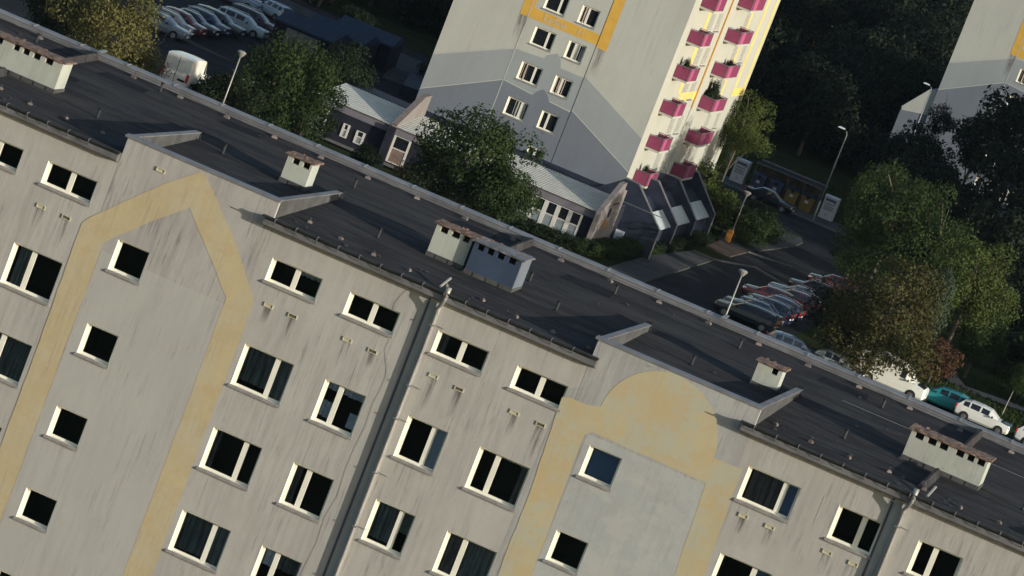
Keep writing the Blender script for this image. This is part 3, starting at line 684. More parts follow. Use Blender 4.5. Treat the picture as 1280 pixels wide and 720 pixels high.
def side_window(T, x, y0, w, z1, h):
    win = link('window', cached(('f', w, h, .5, .10, .12, .12), lambda: win_frame(w, h, .5, -.02, .10, .12, M['side_frame'])), T, (x, y0, z1), (0, 0, R_(90)))
    link('sill', cached(('s2', w, h), lambda: win_sill(w, h, .02, .14)), win)
    def pane():
        b = MB(); b.box(.1, w - .1, -.002, .004, -h + .1, -.1); return b.mesh('pane', M['side_pane'])
    link('pane', cached(('sp', w, h), pane), win)
def balcony(T, x, y0, ln, z, dep=1.15, dark=False):
    def slab_():
        b = MB(); b.box(0, dep, 0, ln, -.16, 0); b.cur = 1; b.box(dep - .02, dep + .03, -.03, ln + .03, .98, 1.03); b.box(0, dep, -.03, .02, .98, 1.03); b.box(0, dep, ln - .02, ln + .03, .98, 1.03)
        for q in (0, ln * .42, ln): b.box(dep - .03, dep + .01, q - .02, q + .02, 0, 1.0)
        return b.mesh('balcony', [M['t_side'], M['metal_grey']])
    o = link('balcony', cached(('bal', ln, dep), slab_), T, (x, y0, z))
    link('railing_panel', railing(dep - .05, .92, M['magenta']), o, (.03, 0, .02))
    link('railing_panel', railing(dep - .05, .92, M['magenta']), o, (.03, ln - .04, .02))
    link('railing_panel', railing(round(ln * .27, 3), .92, M['magenta_light']), o, (dep, .06 + ln * .14, .02), (0, 0, R_(90)))
    link('railing_panel', railing(round(ln * .54, 3), .92, M['magenta'] ), o, (dep - .02, ln * .45, .02), (0, 0, R_(90)))
    link('railing_panel', railing(round(ln * .15, 3), .92, M['magenta'] ), o, (dep - .02, .02, .02), (0, 0, R_(90)))
    return o
TX, TY = -50.6, 178.0
M['side_frame'] = plain('side_window_frame', (.42, .42, .37), .6, 0, .05)
M['side_pane'] = plain('pale_side_pane', (.36, .35, .30), .3, 0, .15)  # paleness lies in the pane's base colour
T1, Wd, XP, d_, hh_, ks = tower('tower_block', 'tall pale tower block with magenta balconies and an ochre band, standing behind the low annex', TX, TY, 0, 12.60, [('Le\u015bna', 6.9, .78), ('11', 9.6, .66)], 34.0)
for k in range(0, 9):
    z = 4.0 + 2.8 * k
    balcony(T1, Wd, 2.2, 3.1, z)
    if k > 0: balcony(T1, XP, 15.2, 4.6, z - (.0))
    elif True: balcony(T1, XP, 14.6, 3.6, z + .05)
    zt = 4.0 + 2.8 * k + 2.2
    side_window(T1, Wd, 7.9, 1.5, zt, 1.5); side_window(T1, Wd, 10.6, 1.5, zt, 1.5)
    side_window(T1, XP, 20.8, 1.3, zt, 1.5)
    if k % 2: side_window(T1, XP, 24.4, 1.3, zt, 1.5)
T2, *_ = tower('tower_block', 'farther pale tower block with a blue-grey painted hill and ochre corner at the right edge', -27.58, 275.0, 6.6, 16.85, None, 38.0)
for k in range(1, 11):
    z = 4.2 + 2.8 * k; balcony(T2, Wd, 2.2, 3.1, z); balcony(T2, XP, 15.2, 4.6, z)
T3, *_ = tower('tower_block', 'unseen pale tower block added right of the frame to shade the wood', 15.0, 216.0, 3.0, 15.4, None, 36.0)  # added out of view so that its shadow covers wood and lawn
b = MB(); b.prism([(-2.7, 0), (.1, 0), (.1, 10.9), (-.75, 10.85), (-2.7, 8.3)], 'y', .3, 7); b.build('side_wing', M['t_dark'], T2)
b = MB(); b.prism([(-2.72, 8.32), (-.75, 10.88), (.1, 10.93), (.1, 8.5), (-2.6, 8.0)], 'y', .25, .3); b.build('side_wing_wall', M['t_cream'], T2)

# ------------------------------------------------------------------ low annex with corrugated roof
A = thing('annex_building', 'long low annex with pale corrugated roof and shaded windows in front of the tower', 'annex', (-31.4, 165, 0))
ox, oy = -31.4, 165.0
XA = -54.2
b = MB(); b.box(XA - ox, -.35, .02, 13, 0, 3.0); b.build('wall', M['annex_wall'], A)
b = MB(); b.box(XA - ox, -.4, -.06, .02, 2.45, 3.02); b.build('fascia', M['annex_lintel'], A)
b = MB()
sl = (3.68 - 3.10) / 6.0
x = XA - ox
step = .21
while x < -.45:
    b.cur = 0; b.quad((x, -.25, 3.075), (x + .12, -.25, 3.075), (x + .12, 6.2, 3.075 + 6.45 * sl), (x, 6.2, 3.075 + 6.45 * sl))
    b.quad((x, -.25, 3.02), (x + .12, -.25, 3.02), (x + .12, -.25, 3.075), (x, -.25, 3.075))
    b.quad((x + .12, -.25, 3.075), (x + .145, -.25, 3.03), (x + .145, 6.2, 3.03 + 6.45 * sl), (x + .12, 6.2, 3.075 + 6.45 * sl))
    b.cur = 1; b.quad((x + .145, -.25, 3.03), (x + step - .02, -.25, 3.03), (x + step - .02, 6.2, 3.03 + 6.45 * sl), (x + .145, 6.2, 3.03 + 6.45 * sl))
    b.cur = 0; b.quad((x + step - .02, -.25, 3.03), (x + step, -.25, 3.075), (x + step, 6.2, 3.075 + 6.45 * sl), (x + step - .02, 6.2, 3.03 + 6.45 * sl))
    x += step
b.build('corrugated_roof', [M['roof_sheet'], M['roof_gap']], A)
b = MB(); b.box(XA - ox, -.4, 6.1, 6.3, 2.9, 3.72); b.box(XA - ox, -.4, 6.3, 13, 2.9, 3.2); b.build('rear_upstand', M['slate'], A)
def annex_window(x0, w, z0, h, lowmat):
    def f():
        b = MB(); b.box(0, w, -.03, .0, 0, .07); b.box(0, w, -.03, .0, h - .05, h); b.box(0, .16, -.05, .0, .07, h - .05); b.box(w - .16, w, -.05, .0, .07, h - .05); b.box(.16, w - .16, -.035, 0, h * .52, h * .52 + .09)
        return b.mesh('window', M['annex_mull'])
    o = link('window', cached(('aw', w, h), f), A, (x0 - ox, -.01, z0))
    def g():
        b = MB(); b.box(.16, w - .16, -.012, .0, h * .52 + .09, h - .05); return b.mesh('pane', M['dark_glass'])
    link('pane', cached(('ap', w, h), g), o)
    def g2():
        b = MB(); b.box(.16, w - .16, -.014, .0, .07, h * .52); return b.mesh('panel', lowmat)
    link('panel', cached(('al', w, h, lowmat.name), g2), o)
M['annex_mull'] = plain('white_annex_mullion', (.55, .54, .5), .6, 0, .1)
M['annex_panel'] = plain('frosted_lower_panel', (.20, .23, .24), .5, 0, .15, 2.0); M['annex_brown'] = plain('brown_panel', (.17, .12, .10), .7, 0, .3)
for i in range(8): annex_window(-32.75 - .94 * (i + 1), .94, .45, 1.95, M['annex_panel'])
annex_window(-47.75, 1.35, .45, 2.0, M['annex_brown'])
annex_window(-50.5, .7, .75, .95, M['annex_panel']); annex_window(-51.6, .55, .8, 1.0, M['annex_panel']); annex_window(-54.2, 1.3, .6, 1.6, M['annex_panel'])
b = MB(); b.box(XA - ox, -.4, -.35, .02, .18, .34); b.build('window_ledge', M['kerb'], A)
def fire_wall(x0, y0, ys, zs, name='buttress_wall'):
    b = MB(); pts = [(y0, 0)] + list(zip(ys, zs)) + [(ys[-1] + .001, 0)]
    b.prism(pts, 'x', x0, x0 + .36); return b.build(name, M['fire_wall'], A)
f1 = fire_wall(-48.15 - ox, -.3, [-.3, 4.4, 6.2, 6.25], [3.12, 5.15, 5.2, 3.2])
b = MB(); b.prism([(-.33, 3.13), (4.6, 5.16), (6.2, 5.22), (6.2, 5.30), (4.6, 5.24), (-.36, 3.21)], 'x', -48.2 - ox, -47.75 - ox); b.build('coping', M['concrete'], f1)
b = MB(); b.box(-48.3 - ox, -47.7 - ox, -.5, -.36, 0, 3.0); b.build('pilaster', M['annex_wall'], A)
f2 = fire_wall(-.52, -.4, [-.4, 3.7, 4.6, 4.65, 5.6], [3.12, 5.1, 5.15, 4.6, 4.5])
b = MB(); b.box(-.155, -.14, 1.6, 2.6, 1.75, 2.35); b.build('orange_board', M['orange'], f2)
b = MB(); b.box(-.155, -.14, 2.0, 2.6, 2.6, 3.3); b.box(-.155, -.14, 2.6, 4.4, 3.55, 3.63); b.build('faded_sign', M['annex_wall'], f2)

# ------------------------------------------------------------------ slate-clad gabled stair extension
X_ = thing('slate_extension', 'dark slate-clad extension with four stepped gables and pale roof strips below the tower', 'extension', (-29.0, 173, 0))
ex, ey = -29.0, 173.0
def gable(y, xr, ze, xa, za, xl, zl):
    o = None
    b = MB(); b.prism([(xl - ex, 0), (xr - ex, 0), (xr - ex, ze), (xa - ex, za), (xa - 1.0 - ex, za + .05), (xl - ex, zl)], 'y', y - ey, y - ey + .28); o = b.build('gable_wall', M['slate'], X_)
    b = MB(); t = .09
    b.prism([(xr - ex, ze), (xr - ex + .06, ze), (xa - ex + .04, za + t), (xa - 1.0 - ex, za + .05 + t), (xa - 1.0 - ex, za + .05), (xa - ex, za)], 'y', y - ey - .03, y - ey + .31)
    b.box(xr - ex, xr - ex + .05, y - ey - .03, y - ey + .31, 0, ze); b.build('verge_trim', M['metal_grey'], o)
G = [(173, -28.8, 2.40, -31.45, 4.90, -34.3, 3.5), (181, -29.2, 2.18, -31.7, 4.60, -33.44, 4.5), (188.5, -29.35, 2.05, -31.7, 4.4, -33.44, 4.3), (196.5, -29.55, 1.95, -32.0, 4.45, -33.05, 4.5)]
for g in G: gable(*g)
for (g0, g1) in zip(G, G[1:]):
    y0, y1 = g0[0] - ey + .28, g1[0] - ey
    xr = g1[1] - .45 - ex; ze = g1[2] - .35
    b = MB(); b.prism([(-4.44, 0), (xr, 0), (xr, ze), (-2.9, ze + 1.55), (-4.44, ze + 1.75)], 'y', y0, y1); bd = b.build('body_wall', M['slate'], X_)
    b = MB(); b.prism([(xr + .08, ze - .04), (xr - .98, ze + .90), (xr - .98, ze + .98), (xr + .10, ze + .04)], 'y', y0 + .02, y1 - .02); b.build('pale_roof_strip', M['skylight'], bd)
b = MB(); b.box(-2.9, -2.1, -.12, -.005, .35, 1.3); cb = b.build('wall_cabinet', M['blind_pale'], X_)
b = MB(); b.box(-2.28, -2.2, -.13, -.12, .6, .75); b.build('handle', M['black'], cb)
b = MB(); b.box(-5.3, .1, -.04, -.002, 3.3, 3.36); b.build('flashing', M['metal_grey'], X_)

# ------------------------------------------------------------------ vehicles
def car_mesh(prof, wd, glass_x, inset=.10):
    """prof: list of (x, z_bottom, z_belt, z_top, half_width, roof_half_width); cabin where z_top > z_belt"""
    rings = []
    for (x, zb, zl, zt, hw, rw) in prof:
        zl2 = min(zl, zt)
        ring = [(x, -hw * .86, zb), (x, -hw, zb + .14), (x, -hw * 1.0, (zb + zl2) / 2 + .05), (x, -hw * .95, zl2), (x, -rw, zt - (.05 if zt > zl else .0)), (x, -rw * .7, zt), (x, 0, zt + .02)]
        rings.append(ring + [(x, -y, z) for (x, y, z) in ring[-2::-1]])
    body = MB(); glass = []; n_ = len(rings[0])
    for i in range(len(rings) - 1):
        cab0, cab1 = prof[i][3] > prof[i][2] + .05, prof[i + 1][3] > prof[i + 1][2] + .05
        for j in range(n_ - 1):
            q = [rings[i][j], rings[i + 1][j], rings[i + 1][j + 1], rings[i][j + 1]]
            side = j in (3, n_ - 5) and cab0 and cab1 and i in glass_x
            scr = (cab0 != cab1) and j in (4, 5, n_ - 7, n_ - 6)
            if side:
                ctr = [sum(p[k] for p in q) / 4 for k in range(3)]
                s_ = .84
                inn = [tuple(ctr[k] + (p[k] - ctr[k]) * (s_ if k != 2 else .80) for k in range(3)) for p in q]
                for k in range(4): body.quad(q[k], q[(k + 1) % 4], inn[(k + 1) % 4], inn[k])
                g_ = MB(); g_.quad(*inn); glass.append(('side_window', g_))
            elif scr:
                kk = 'windscreen' if cab1 else 'rear_window'
                ex = [g for g in glass if g[0] == kk]
                if ex: ex[0][1].quad(*q)
                else:
                    g_ = MB(); g_.quad(*q); glass.append((kk, g_))
            else: body.quad(*q)
    body.quad(*rings[0]); body.quad(*rings[-1][::-1])
    return body.mesh('car_body', M['glass_car'], smooth=False), [(k_, g_.mesh(k_, M['dark_glass'])) for k_, g_ in glass]
M['glass_car'] = plain('car_paint_base', (.1, .1, .1), .3)
def wheel_meshes(r):
    b = MB(); b.tube([(0, -.10, 0), (0, .10, 0)], r, 16); b.tube([(0, -.11, 0), (0, -.10, 0)], r * .8, 16)
    t = b.mesh('wheel', M['tyre'])
    b = MB(); b.tube([(0, -.125, 0), (0, -.10, 0)], r * .62, 12)
    for k in range(5):
        a = 2 * math.pi * k / 5; b.tube([(0, -.13, 0), (r * .55 * math.cos(a), -.13, r * .55 * math.sin(a))], .03, 4)
    return t, b.mesh('rim', M['rim'])
PROF = {
 'hatch': ([(0, .35, .80, .82, .72, .60), (.12, .24, .86, .88, .80, .66), (.75, .20, .90, .96, .84, .66), (.98, .20, .92, .99, .85, .62), (1.62, .20, .94, 1.40, .85, .60), (2.3, .20, .94, 1.46, .85, .62), (3.1, .20, .95, 1.45, .85, .61), (3.60, .20, .96, 1.36, .84, .56), (3.92, .26, .96, 1.0, .82, .60), (4.0, .35, .84, .86, .76, .62)], .85, (4, 5, 6), 4.0, (.72, 3.25), .30),
 'wagon': ([(0, .35, .78, .80, .76, .62), (.12, .24, .86, .88, .84, .70), (.90, .20, .92, .97, .88, .70), (1.22, .20, .94, 1.00, .89, .64), (1.92, .20, .96, 1.42, .89, .63), (2.8, .20, .96, 1.48, .89, .65), (3.7, .20, .97, 1.47, .89, .64), (4.28, .20, .98, 1.38, .88, .58), (4.58, .26, .98, 1.02, .86, .62), (4.66, .35, .84, .86, .80, .66)], .89, (4, 5, 6), 4.66, (.85, 3.75), .32),
 'sedan': ([(0, .35, .74, .76, .74, .60), (.12, .24, .82, .84, .82, .68), (.95, .20, .88, .94, .86, .68), (1.30, .20, .90, .97, .87, .62), (1.98, .20, .92, 1.36, .87, .60), (2.6, .20, .92, 1.42, .87, .61), (3.15, .20, .93, 1.39, .87, .59), (3.78, .20, .95, 1.02, .86, .60), (4.35, .24, .94, .98, .84, .68), (4.45, .35, .84, .86, .78, .64)], .87, (4, 5), 4.45, (.85, 3.5), .31),
 'van': ([(0, .38, .95, .98, .82, .70), (.15, .28, 1.06, 1.10, .93, .78), (.75, .24, 1.12, 1.22, .96, .76), (1.0, .24, 1.14, 1.28, .97, .74), (1.62, .24, 1.16, 1.98, .97, .78), (2.1, .24, 1.16, 2.18, .97, .86), (3.2, .24, 1.16, 2.30, .97, .91), (4.3, .24, 1.16, 2.32, .97, .92), (5.05, .28, 1.16, 2.30, .97, .92), (5.12, .36, 1.16, 2.26, .96, .90)], .97, (4,), 5.12, (.95, 4.1), .34),
}
paints = {}
def paint(col):
    if col not in paints: paints[col] = paint_mat('car_paint_%d' % len(paints), col)
    return paints[col]
def make_car(kind, col, x, y, ang, label, group=None, roof_glints=False, name='parked_car', cat='car', z=0.015):
    """front bumper at local x=0 pointing to -x of the car; (x,y) is the car's middle, ang the heading of its nose in degrees"""
    prof, hw, gx, ln, ax, r = PROF[kind]
    t = thing(name, label, cat, (x, y, z), R_(ang + 180), group)
    bm_, gm_ = cached(('car', kind), lambda: car_mesh(prof, hw, gx))
    bo = link('body', bm_, t, (-ln / 2, 0, 0)); bo.material_slots[0].link = 'OBJECT'; bo.material_slots[0].material = paint(col)
    for k_, g_ in gm_: link(k_, g_, t, (-ln / 2, 0, 0))
    wt, rm = cached(('wheel', r), lambda: wheel_meshes(r))
    for axx in ax:
        for s in (-1, 1):
            w = link('wheel', wt, t, (axx - ln / 2, s * (hw - .075), r), (0, 0, 0 if s < 0 else math.pi)); link('rim', rm, w)
    def arch():
        b = MB(); b.tube([(0, -.012, 0), (0, .012, 0)], r + .05, 16); return b.mesh('wheel_arch', M['black'])
    for axx in ax:
        for s in (-1, 1): link('wheel_arch', cached(('arch', r), arch), t, (axx - ln / 2, s * (hw + .001), r + .01))
    def hl():
        b = MB(); b.prism([(.0, -.18), (.26, -.20), (.30, .12), (.02, .20)], 'z', 0, .14); return b.mesh('headlight', M['lamp_clear'])
    def tl():
        b = MB(); b.box(-.05, .05, -.08, .08, 0, .30 if kind != 'van' else .55); return b.mesh('taillight', M['lamp_red'])
    for s in (-1, 1):
        link('headlight', cached('hl', hl), t, (.02 - ln / 2, s * (hw * .70), prof[0][2] - .16))
        link('taillight', cached(('tl', kind == 'van'), tl), t, (ln / 2 - .03, s * (hw * .90), .72 if kind != 'van' else .75))
    def mir():
        b = MB(); b.prism([(0, -.09), (.10, -.10), (.12, .10), (.02, .09)], 'z', 0, .13); return b.mesh('wing_mirror', M['black'])
    for s in (-1, 1): link('wing_mirror', cached('mir', mir), t, (prof[3][0] + .35 - ln / 2, s * (hw + .08), prof[3][2] + .02))
    def pl():
        b = MB(); b.box(-.015, .015, -.26, .26, 0, .11); return b.mesh('number_plate', M['plate'])
    link('number_plate', cached('plate', pl), t, (-ln / 2 - .02, 0, .42)); link('number_plate', cached('plate', pl), t, (ln / 2 + .01, -.0 if kind != 'van' else -.5, .60 if kind != 'van' else .72))
    if roof_glints:  # bright bars added in place of sky reflections along the roof edges
        for s in (-1, 1):
            b = MB(); zz = prof[5][3]; b.tube([(prof[4][0] + .15 - ln / 2, s * prof[5][5] * .92, zz - .02), (prof[4][0] + .3 - ln / 2, s * prof[5][5] * .92, zz + .04), (prof[6][0] - ln / 2, s * prof[5][5] * .92, zz + .04), (prof[7][0] - ln / 2 + .1, s * prof[5][5] * .92, prof[7][3] + .0)], .022, 5); b.build('roof_glint_bar', M['glint_chrome'], t)
    return t
g1 = 'cars parked side by side by the far left road'
make_car('wagon', (.10, .12, .155), -73.0, 183.2, 0, 'silver-blue estate car at the near end of the parked row by the yellowish tree', g1, True)
make_car('hatch', (.05, .055, .065), -73.3, 186.2, 0, 'dark grey car second in the row beside the silver-blue estate', g1, True)
make_car('hatch', (.13, .018, .022), -73.3, 188.9, 0, 'dark red car third in the parked row between grey and navy cars', g1)
make_car('sedan', (.02, .018, .03), -73.3, 191.5, 0, 'near-black navy car just beyond the red one in the parked row', g1, True)
make_car('hatch', (.03, .045, .095), -73.2, 194.4, 0, 'dark blue car between the navy and the dark green car in the row', g1, True)
make_car('wagon', (.025, .035, .04), -73.2, 197.3, 0, 'dark green-grey car beside the pale people carrier in the row', g1)
make_car('wagon', (.26, .31, .34), -72.6, 201.6, 0, 'pale blue-white people carrier with its nose sticking out of the row', g1, True)
make_car('wagon', (.04, .025, .035), -73.2, 206.5, 0, 'dark maroon estate car behind the pale people carrier', g1, True)
make_car('hatch', (.34, .38, .44), -75.2, 217.6, 150, 'white hatchback standing alone beyond the row, its rear towards the kerb')
make_car('wagon', (.16, .19, .25), -78.3, 216.0, 0, 'silver-blue car at the top edge, farthest in the left car park')
make_car('sedan', (.02, .022, .03), -59.8, 172.5, 200, 'dark car half hidden behind the white van')
vn = make_car('van', (.72, .71, .64), -62.9, 161.7, 91, 'boxy white delivery van with its rear doors towards the roof edge', None, False, 'delivery_van', 'van')
vn.scale = (1.08, 1.1, 1.12)
b = MB(); b.box(2.555, 2.565, -.018, .018, .5, 2.2); b.box(2.555, 2.568, -.06, -.02, 1.0, 1.1); b.box(2.556, 2.568, .25, .75, .72, .86); b.box(2.50, 2.60, -.95, .95, .36, .50); b.build('rear_door_seam', M['black'], vn)
g2 = 'cars parked in bays beside the road at the right'
make_car('wagon', (.008, .010, .014), -19.0, 163.6, 180, 'black estate car nearest the roof edge beside the street lamp', g2, True)
make_car('sedan', (.05, .065, .09), -19.2, 166.9, 180, 'grey-blue car right behind the black estate in the bay', g2, True)
make_car('hatch', (.02, .03, .06), -18.8, 169.8, 180, 'navy car third from the street lamp in the bay', g2, True)
make_car('hatch', (.02, .022, .05), -18.7, 172.7, 180, 'dark indigo car in the bay in front of the dark red one', g2, True)
make_car('hatch', (.055, .008, .011), -19.9, 175.8, 180, 'red hatchback in the bay, roof just showing behind navy cars', g2)
make_car('wagon', (.04, .01, .015), -18.6, 178.8, 180, 'dark maroon estate in the bay under the green tree', g2, True)
make_car('sedan', (.08, .09, .11), -19.0, 182.2, 180, 'pale grey car in the bay with sky on its roof', g2, True)
make_car('hatch', (.055, .008, .012), -18.8, 188.0, 184, 'dark red car with a bright roof edge standing apart at the bay end', g2, True)
make_car('hatch', (.06, .009, .013), -18.6, 195.0, 184, 'small red car farthest along the bay beside the trees', g2)
make_car('sedan', (.004, .006, .011), -31.4, 230.0, 0, 'dark blue saloon parked at the kerb in front of the recycling bins')
make_car('hatch', (.03, .05, .08), -14.2, 157.5, 20, 'dark blue car roof showing just above the roof edge')
make_car('sedan', (.2, .21, .19), -11.2, 158.6, 0, 'pale cream car peeping over the roof edge under the olive-bronze tree')
make_car('van', (.70, .72, .66), -7.6, 161.6, 0, 'white van with bright side showing over the roof edge under the olive-bronze tree', None, False, 'delivery_van', 'van')
make_car('hatch', (.01, .17, .20), -4.0, 163.4, 180, 'turquoise car over the roof edge between white van and white hatchback')
make_car('hatch', (.62, .63, .60), -.9, 162.6, 0, 'white hatchback with dark glass over the roof edge beside the turquoise car')
make_car('wagon', (.60, .61, .60), 3.9, 162.6, 0, 'white car with red tail light at the right frame edge')
for i, (x, y, col) in enumerate([(-54.9, 334, (.03, .03, .035)), (-53.6, 340, (.05, .05, .06)), (-52.3, 346, (.05, .04, .05)), (-51.3, 352, (.30, .36, .45)), (-57.0, 368, (.32, .38, .48)), (-53.0, 371, (.15, .19, .25))]):
    make_car('hatch', col, x, y, 10 + i * 7, ['black car nearest the tower in the distant dark car park', 'dark grey car second in the distant dark car park', 'dark brownish car third in the distant dark car park', 'pale blue-white car at the right end of the distant car park row', 'pale car isolated under trees in the distant car park', 'grey-blue car barely visible beyond the distant car park'][i], 'cars in the distant dark car park')

# ------------------------------------------------------------------ street furniture
def lamp(x, y, h, label, kind='tulip', z=0.0):
    t = thing('street_lamp', label, 'street lamp', (x, y, z), 0, 'street lamps')
    b = MB(); b.tube([(0, 0, 0), (0, 0, h * .25)], .085, 8); b.tube([(0, 0, h * .25), (0, 0, h)], .06, 8, .045); b.build('pole', M['pole'], t, smooth=True)
    if kind == 'tulip':
        b = MB(); b.tube([(0, 0, h - .05), (0, 0, h + .10), (0, 0, h + .26)], .10, 10, .30); b.cur = 1; b.tube([(0, 0, h + .26), (0, 0, h + .36)], .31, 10, .20); b.build('lamp_head', [M['pole'], M['pole']], t)
    else:
        b = MB(); b.tube([(0, 0, h), (0, 0, h + .35), (-.10, 0, h + .62), (-.40, 0, h + .78)], .04, 7, .03); b.build('arm', M['pole'], t)
        b = MB(); b.prism([(-.95, h + .74), (-.35, h + .74), (-.35, h + .84), (-.80, h + .88), (-.95, h + .80)], 'y', -.13, .13); b.build('lamp_head', M['blind_pale'], t)
    return t
lamp(-51.2, 134, 7.7, 'pale street lamp on a tall pole beside the white van')
lamp(-15.3, 132.5, 7.5, 'pale street lamp with cup-shaped head in front of the black estate car')
LR = lamp(-27.6, 232.0, 7.7, 'tall thin street lamp with a curved arm beside the donation bin', 'arm')
lm = lamp(-28.0, 198.0, 4.1, 'short park lamp rising from the bushes above the orange litter bin')
lamp(-27.9, 273.0, 10.6, 'distant street lamp with a short arm at the foot of the far tower', 'arm')
b = MB(); b.box(-.22, .22, -.18, .18, .18, .95); bn = b.build('litter_bin', M['orange'], None, loc=(-28.0, 197.4, .11)); tag(bn, 'orange litter bin at the foot of the short park lamp', 'litter bin')
b = MB(); b.prism([(-.25, .95), (.25, .95), (.18, 1.08), (-.18, 1.08)], 'y', -.2, .2); b.build('lid', M['orange'], bn); b = MB(); b.box(-.03, .03, -.03, .03, 0, .2); b.build('post', M['metal_dark'], bn)
M['bin_pale'] = plain('pale_grey_steel', (.42, .42, .44), .6, .1, .1, 2.0); M['bin_text'] = plain('dark_print', (.07, .07, .09), .7, 0, .1); M['bin_red'] = plain('faded_red_print', (.30, .12, .18), .7, 0, .1)
def donation(x, y, label):
    t = thing('donation_bin', label, 'donation bin', (x, y, .12))
    b = MB(); b.prism([(-.62, 0), (.62, 0), (.62, 2.0), (-.62, 2.0)], 'y', 0, 1.1); b.build('body', M['bin_pale'], t)
    b = MB(); b.prism([(-.06, 1.86), (-.05, 2.03), (.5, 2.12), (1.12, 2.05), (1.12, 1.98), (0, 1.98)], 'x', -.65, .65); b.build('lid', M['bin_pale'], t)
    b = MB(); b.box(-.48, .48, -.012, 0, 1.48, 1.82); b.build('hatch_opening', M['bin_text'], t)
    b = MB(); b.box(-.44, .40, -.05, -.012, 1.50, 1.60); b.build('hatch_handle', M['bin_pale'], t)
    b = MB()
    rr = random.Random(5)
    for (z, w) in ((1.30, .9), (1.10, .95), (.96, .8), (.82, .95)):
        xx = -w / 2
        while xx < w / 2:
            q = rr.uniform(.05, .14); b.box(xx, min(xx + q, w / 2), -.010, 0, z, z + .085); xx += q + .03
    b.build('printed_text', M['bin_text'], t)
    b = MB()
    for k in range(10):
        a = 2 * math.pi * k / 10; b.quad((0, -.008, .40), (.20 * math.cos(a), -.008, .40 + .20 * math.sin(a)), (.09 * math.cos(a + .3), -.008, .40 + .09 * math.sin(a + .3)))
    b.build('printed_emblem', M['bin_red'], t)
    return t
donation(-35.85, 236.0, 'pale donation bin with printed text, left of the recycling shelter')
donation(-27.35, 236.1, 'pale donation bin with printed text, right of the tall curved lamp')
sh = thing('bin_shelter', 'long low dark timber shelter with a thin pale roof edge between the two donation bins', 'bin shelter', (-34.6, 236.2, .12))
b = MB(); b.prism([(-.5, 2.34), (-.5, 2.44), (1.7, 2.47), (1.7, 2.37)], 'x', 0, 6.2); b.build('roof', M['felt_patch'], sh)
b = MB(); b.box(-.05, 6.25, -.54, -.50, 2.34, 2.42); b.box(-.05, 6.25, 1.68, 1.74, 2.40, 2.60); b.build('roof_edge', M['metal_grey'], sh)
for k in range(5):
    b = MB(); b.box(k * 1.53, k * 1.53 + .1, -.35, -.25, 0, 2.38); b.build('post', M['bark'], sh)
for k in range(21):
    b = MB(); b.box(.02 + k * .295, .28 + k * .295, 1.6, 1.65, 0, 2.4); b.build('plank', M['bark'], sh)
def rbin(x, y, body, lid, label):
    t = thing('recycling_bin', label, 'recycling bin', (x, y, .12), 0, 'recycling bins in the shelter')
    b = MB(); b.prism([(-.52, 0), (.52, 0), (.58, 1.3), (-.58, 1.3)], 'y', 0, .95); b.build('body', body, t)
    b = MB(); b.prism([(-.04, 1.3), (.98, 1.3), (.95, 1.46), (.5, 1.62), (.02, 1.5)], 'x', -.6, .6); b.build('lid', lid, t)
    b = MB(); b.tube([(0, -.02, 1.28), (0, -.06, 1.28)], .17, 12); b.build('bin_opening', M['black'], t)
    b = MB(); b.box(-.17, .14, -.012, 0, .72, .95); b.build('label', M['bin_pale'], t)
    return t
M['navy'] = plain('navy_plastic', (.02, .03, .07), .5, 0, .1); M['bin_yellow'] = plain('dull_yellow_plastic', (.13, .085, .012), .6, 0, .15)
rbin(-33.9, 235.6, M['navy'], M['navy'], 'navy recycling bin nearest the left donation bin'); rbin(-32.3, 235.6, M['navy'], M['navy'], 'navy recycling bin between the other navy one and a yellow one')
rbin(-30.7, 235.6, M['bin_yellow'], M['slate'], 'yellow recycling bin next to the navy ones'); rbin(-29.25, 235.6, M['bin_yellow'], M['slate'], 'yellow recycling bin nearest the tall curved lamp')
# garages with dark blue flat roofs
for i, (x, y, rz, lb) in enumerate([(-67.2, 203.5, .0, 'low garage with dark blue roof nearest the round green tree'), (-66.5, 209.5, .05, 'low garage with dark blue roof in the middle of the group'), (-66.0, 215.6, .1, 'low garage with dark blue roof farthest from the green tree')]):
    g = thing('garage', lb, 'garage', (x, y, 0), rz, 'garages with dark blue roofs')
    b = MB(); b.box(-2.5, 2.6, -2.7, 2.7, 0, 2.2); b.build('wall', M['annex_wall'], g)
    b = MB(); b.prism([(-2.9, 2.15), (2.9, 2.15), (2.9, 2.3), (0, 2.95), (-2.9, 2.3)], 'x', -2.6, 2.7); b.build('roof', M['garage_roof'] if 'garage_roof' in M else M.setdefault('garage_roof', plain('dark_blue_sheet_roof', (.030, .045, .075), .9, 0, .2, .8, .1)), g)
    b = MB(); b.box(-1.4, 1.4, -2.74, -2.7, .05, 1.95); dr = b.build('garage_door', M['metal_grey'], g); b = MB(); b.box(-.1, .1, -2.78, -2.74, 1.0, 1.05); b.build('handle', M['black'], dr)
b = MB(); b.prism([(-62.8, 222.0), (-59.6, 224.5), (-54.5, 205.0), (-58.5, 203.0)], 'z', 0, 1.0); rt = b.build('retaining_wall', M['slate'], None); tag(rt, 'low dark blue-grey terrace wall between garages and the tower', 'wall')

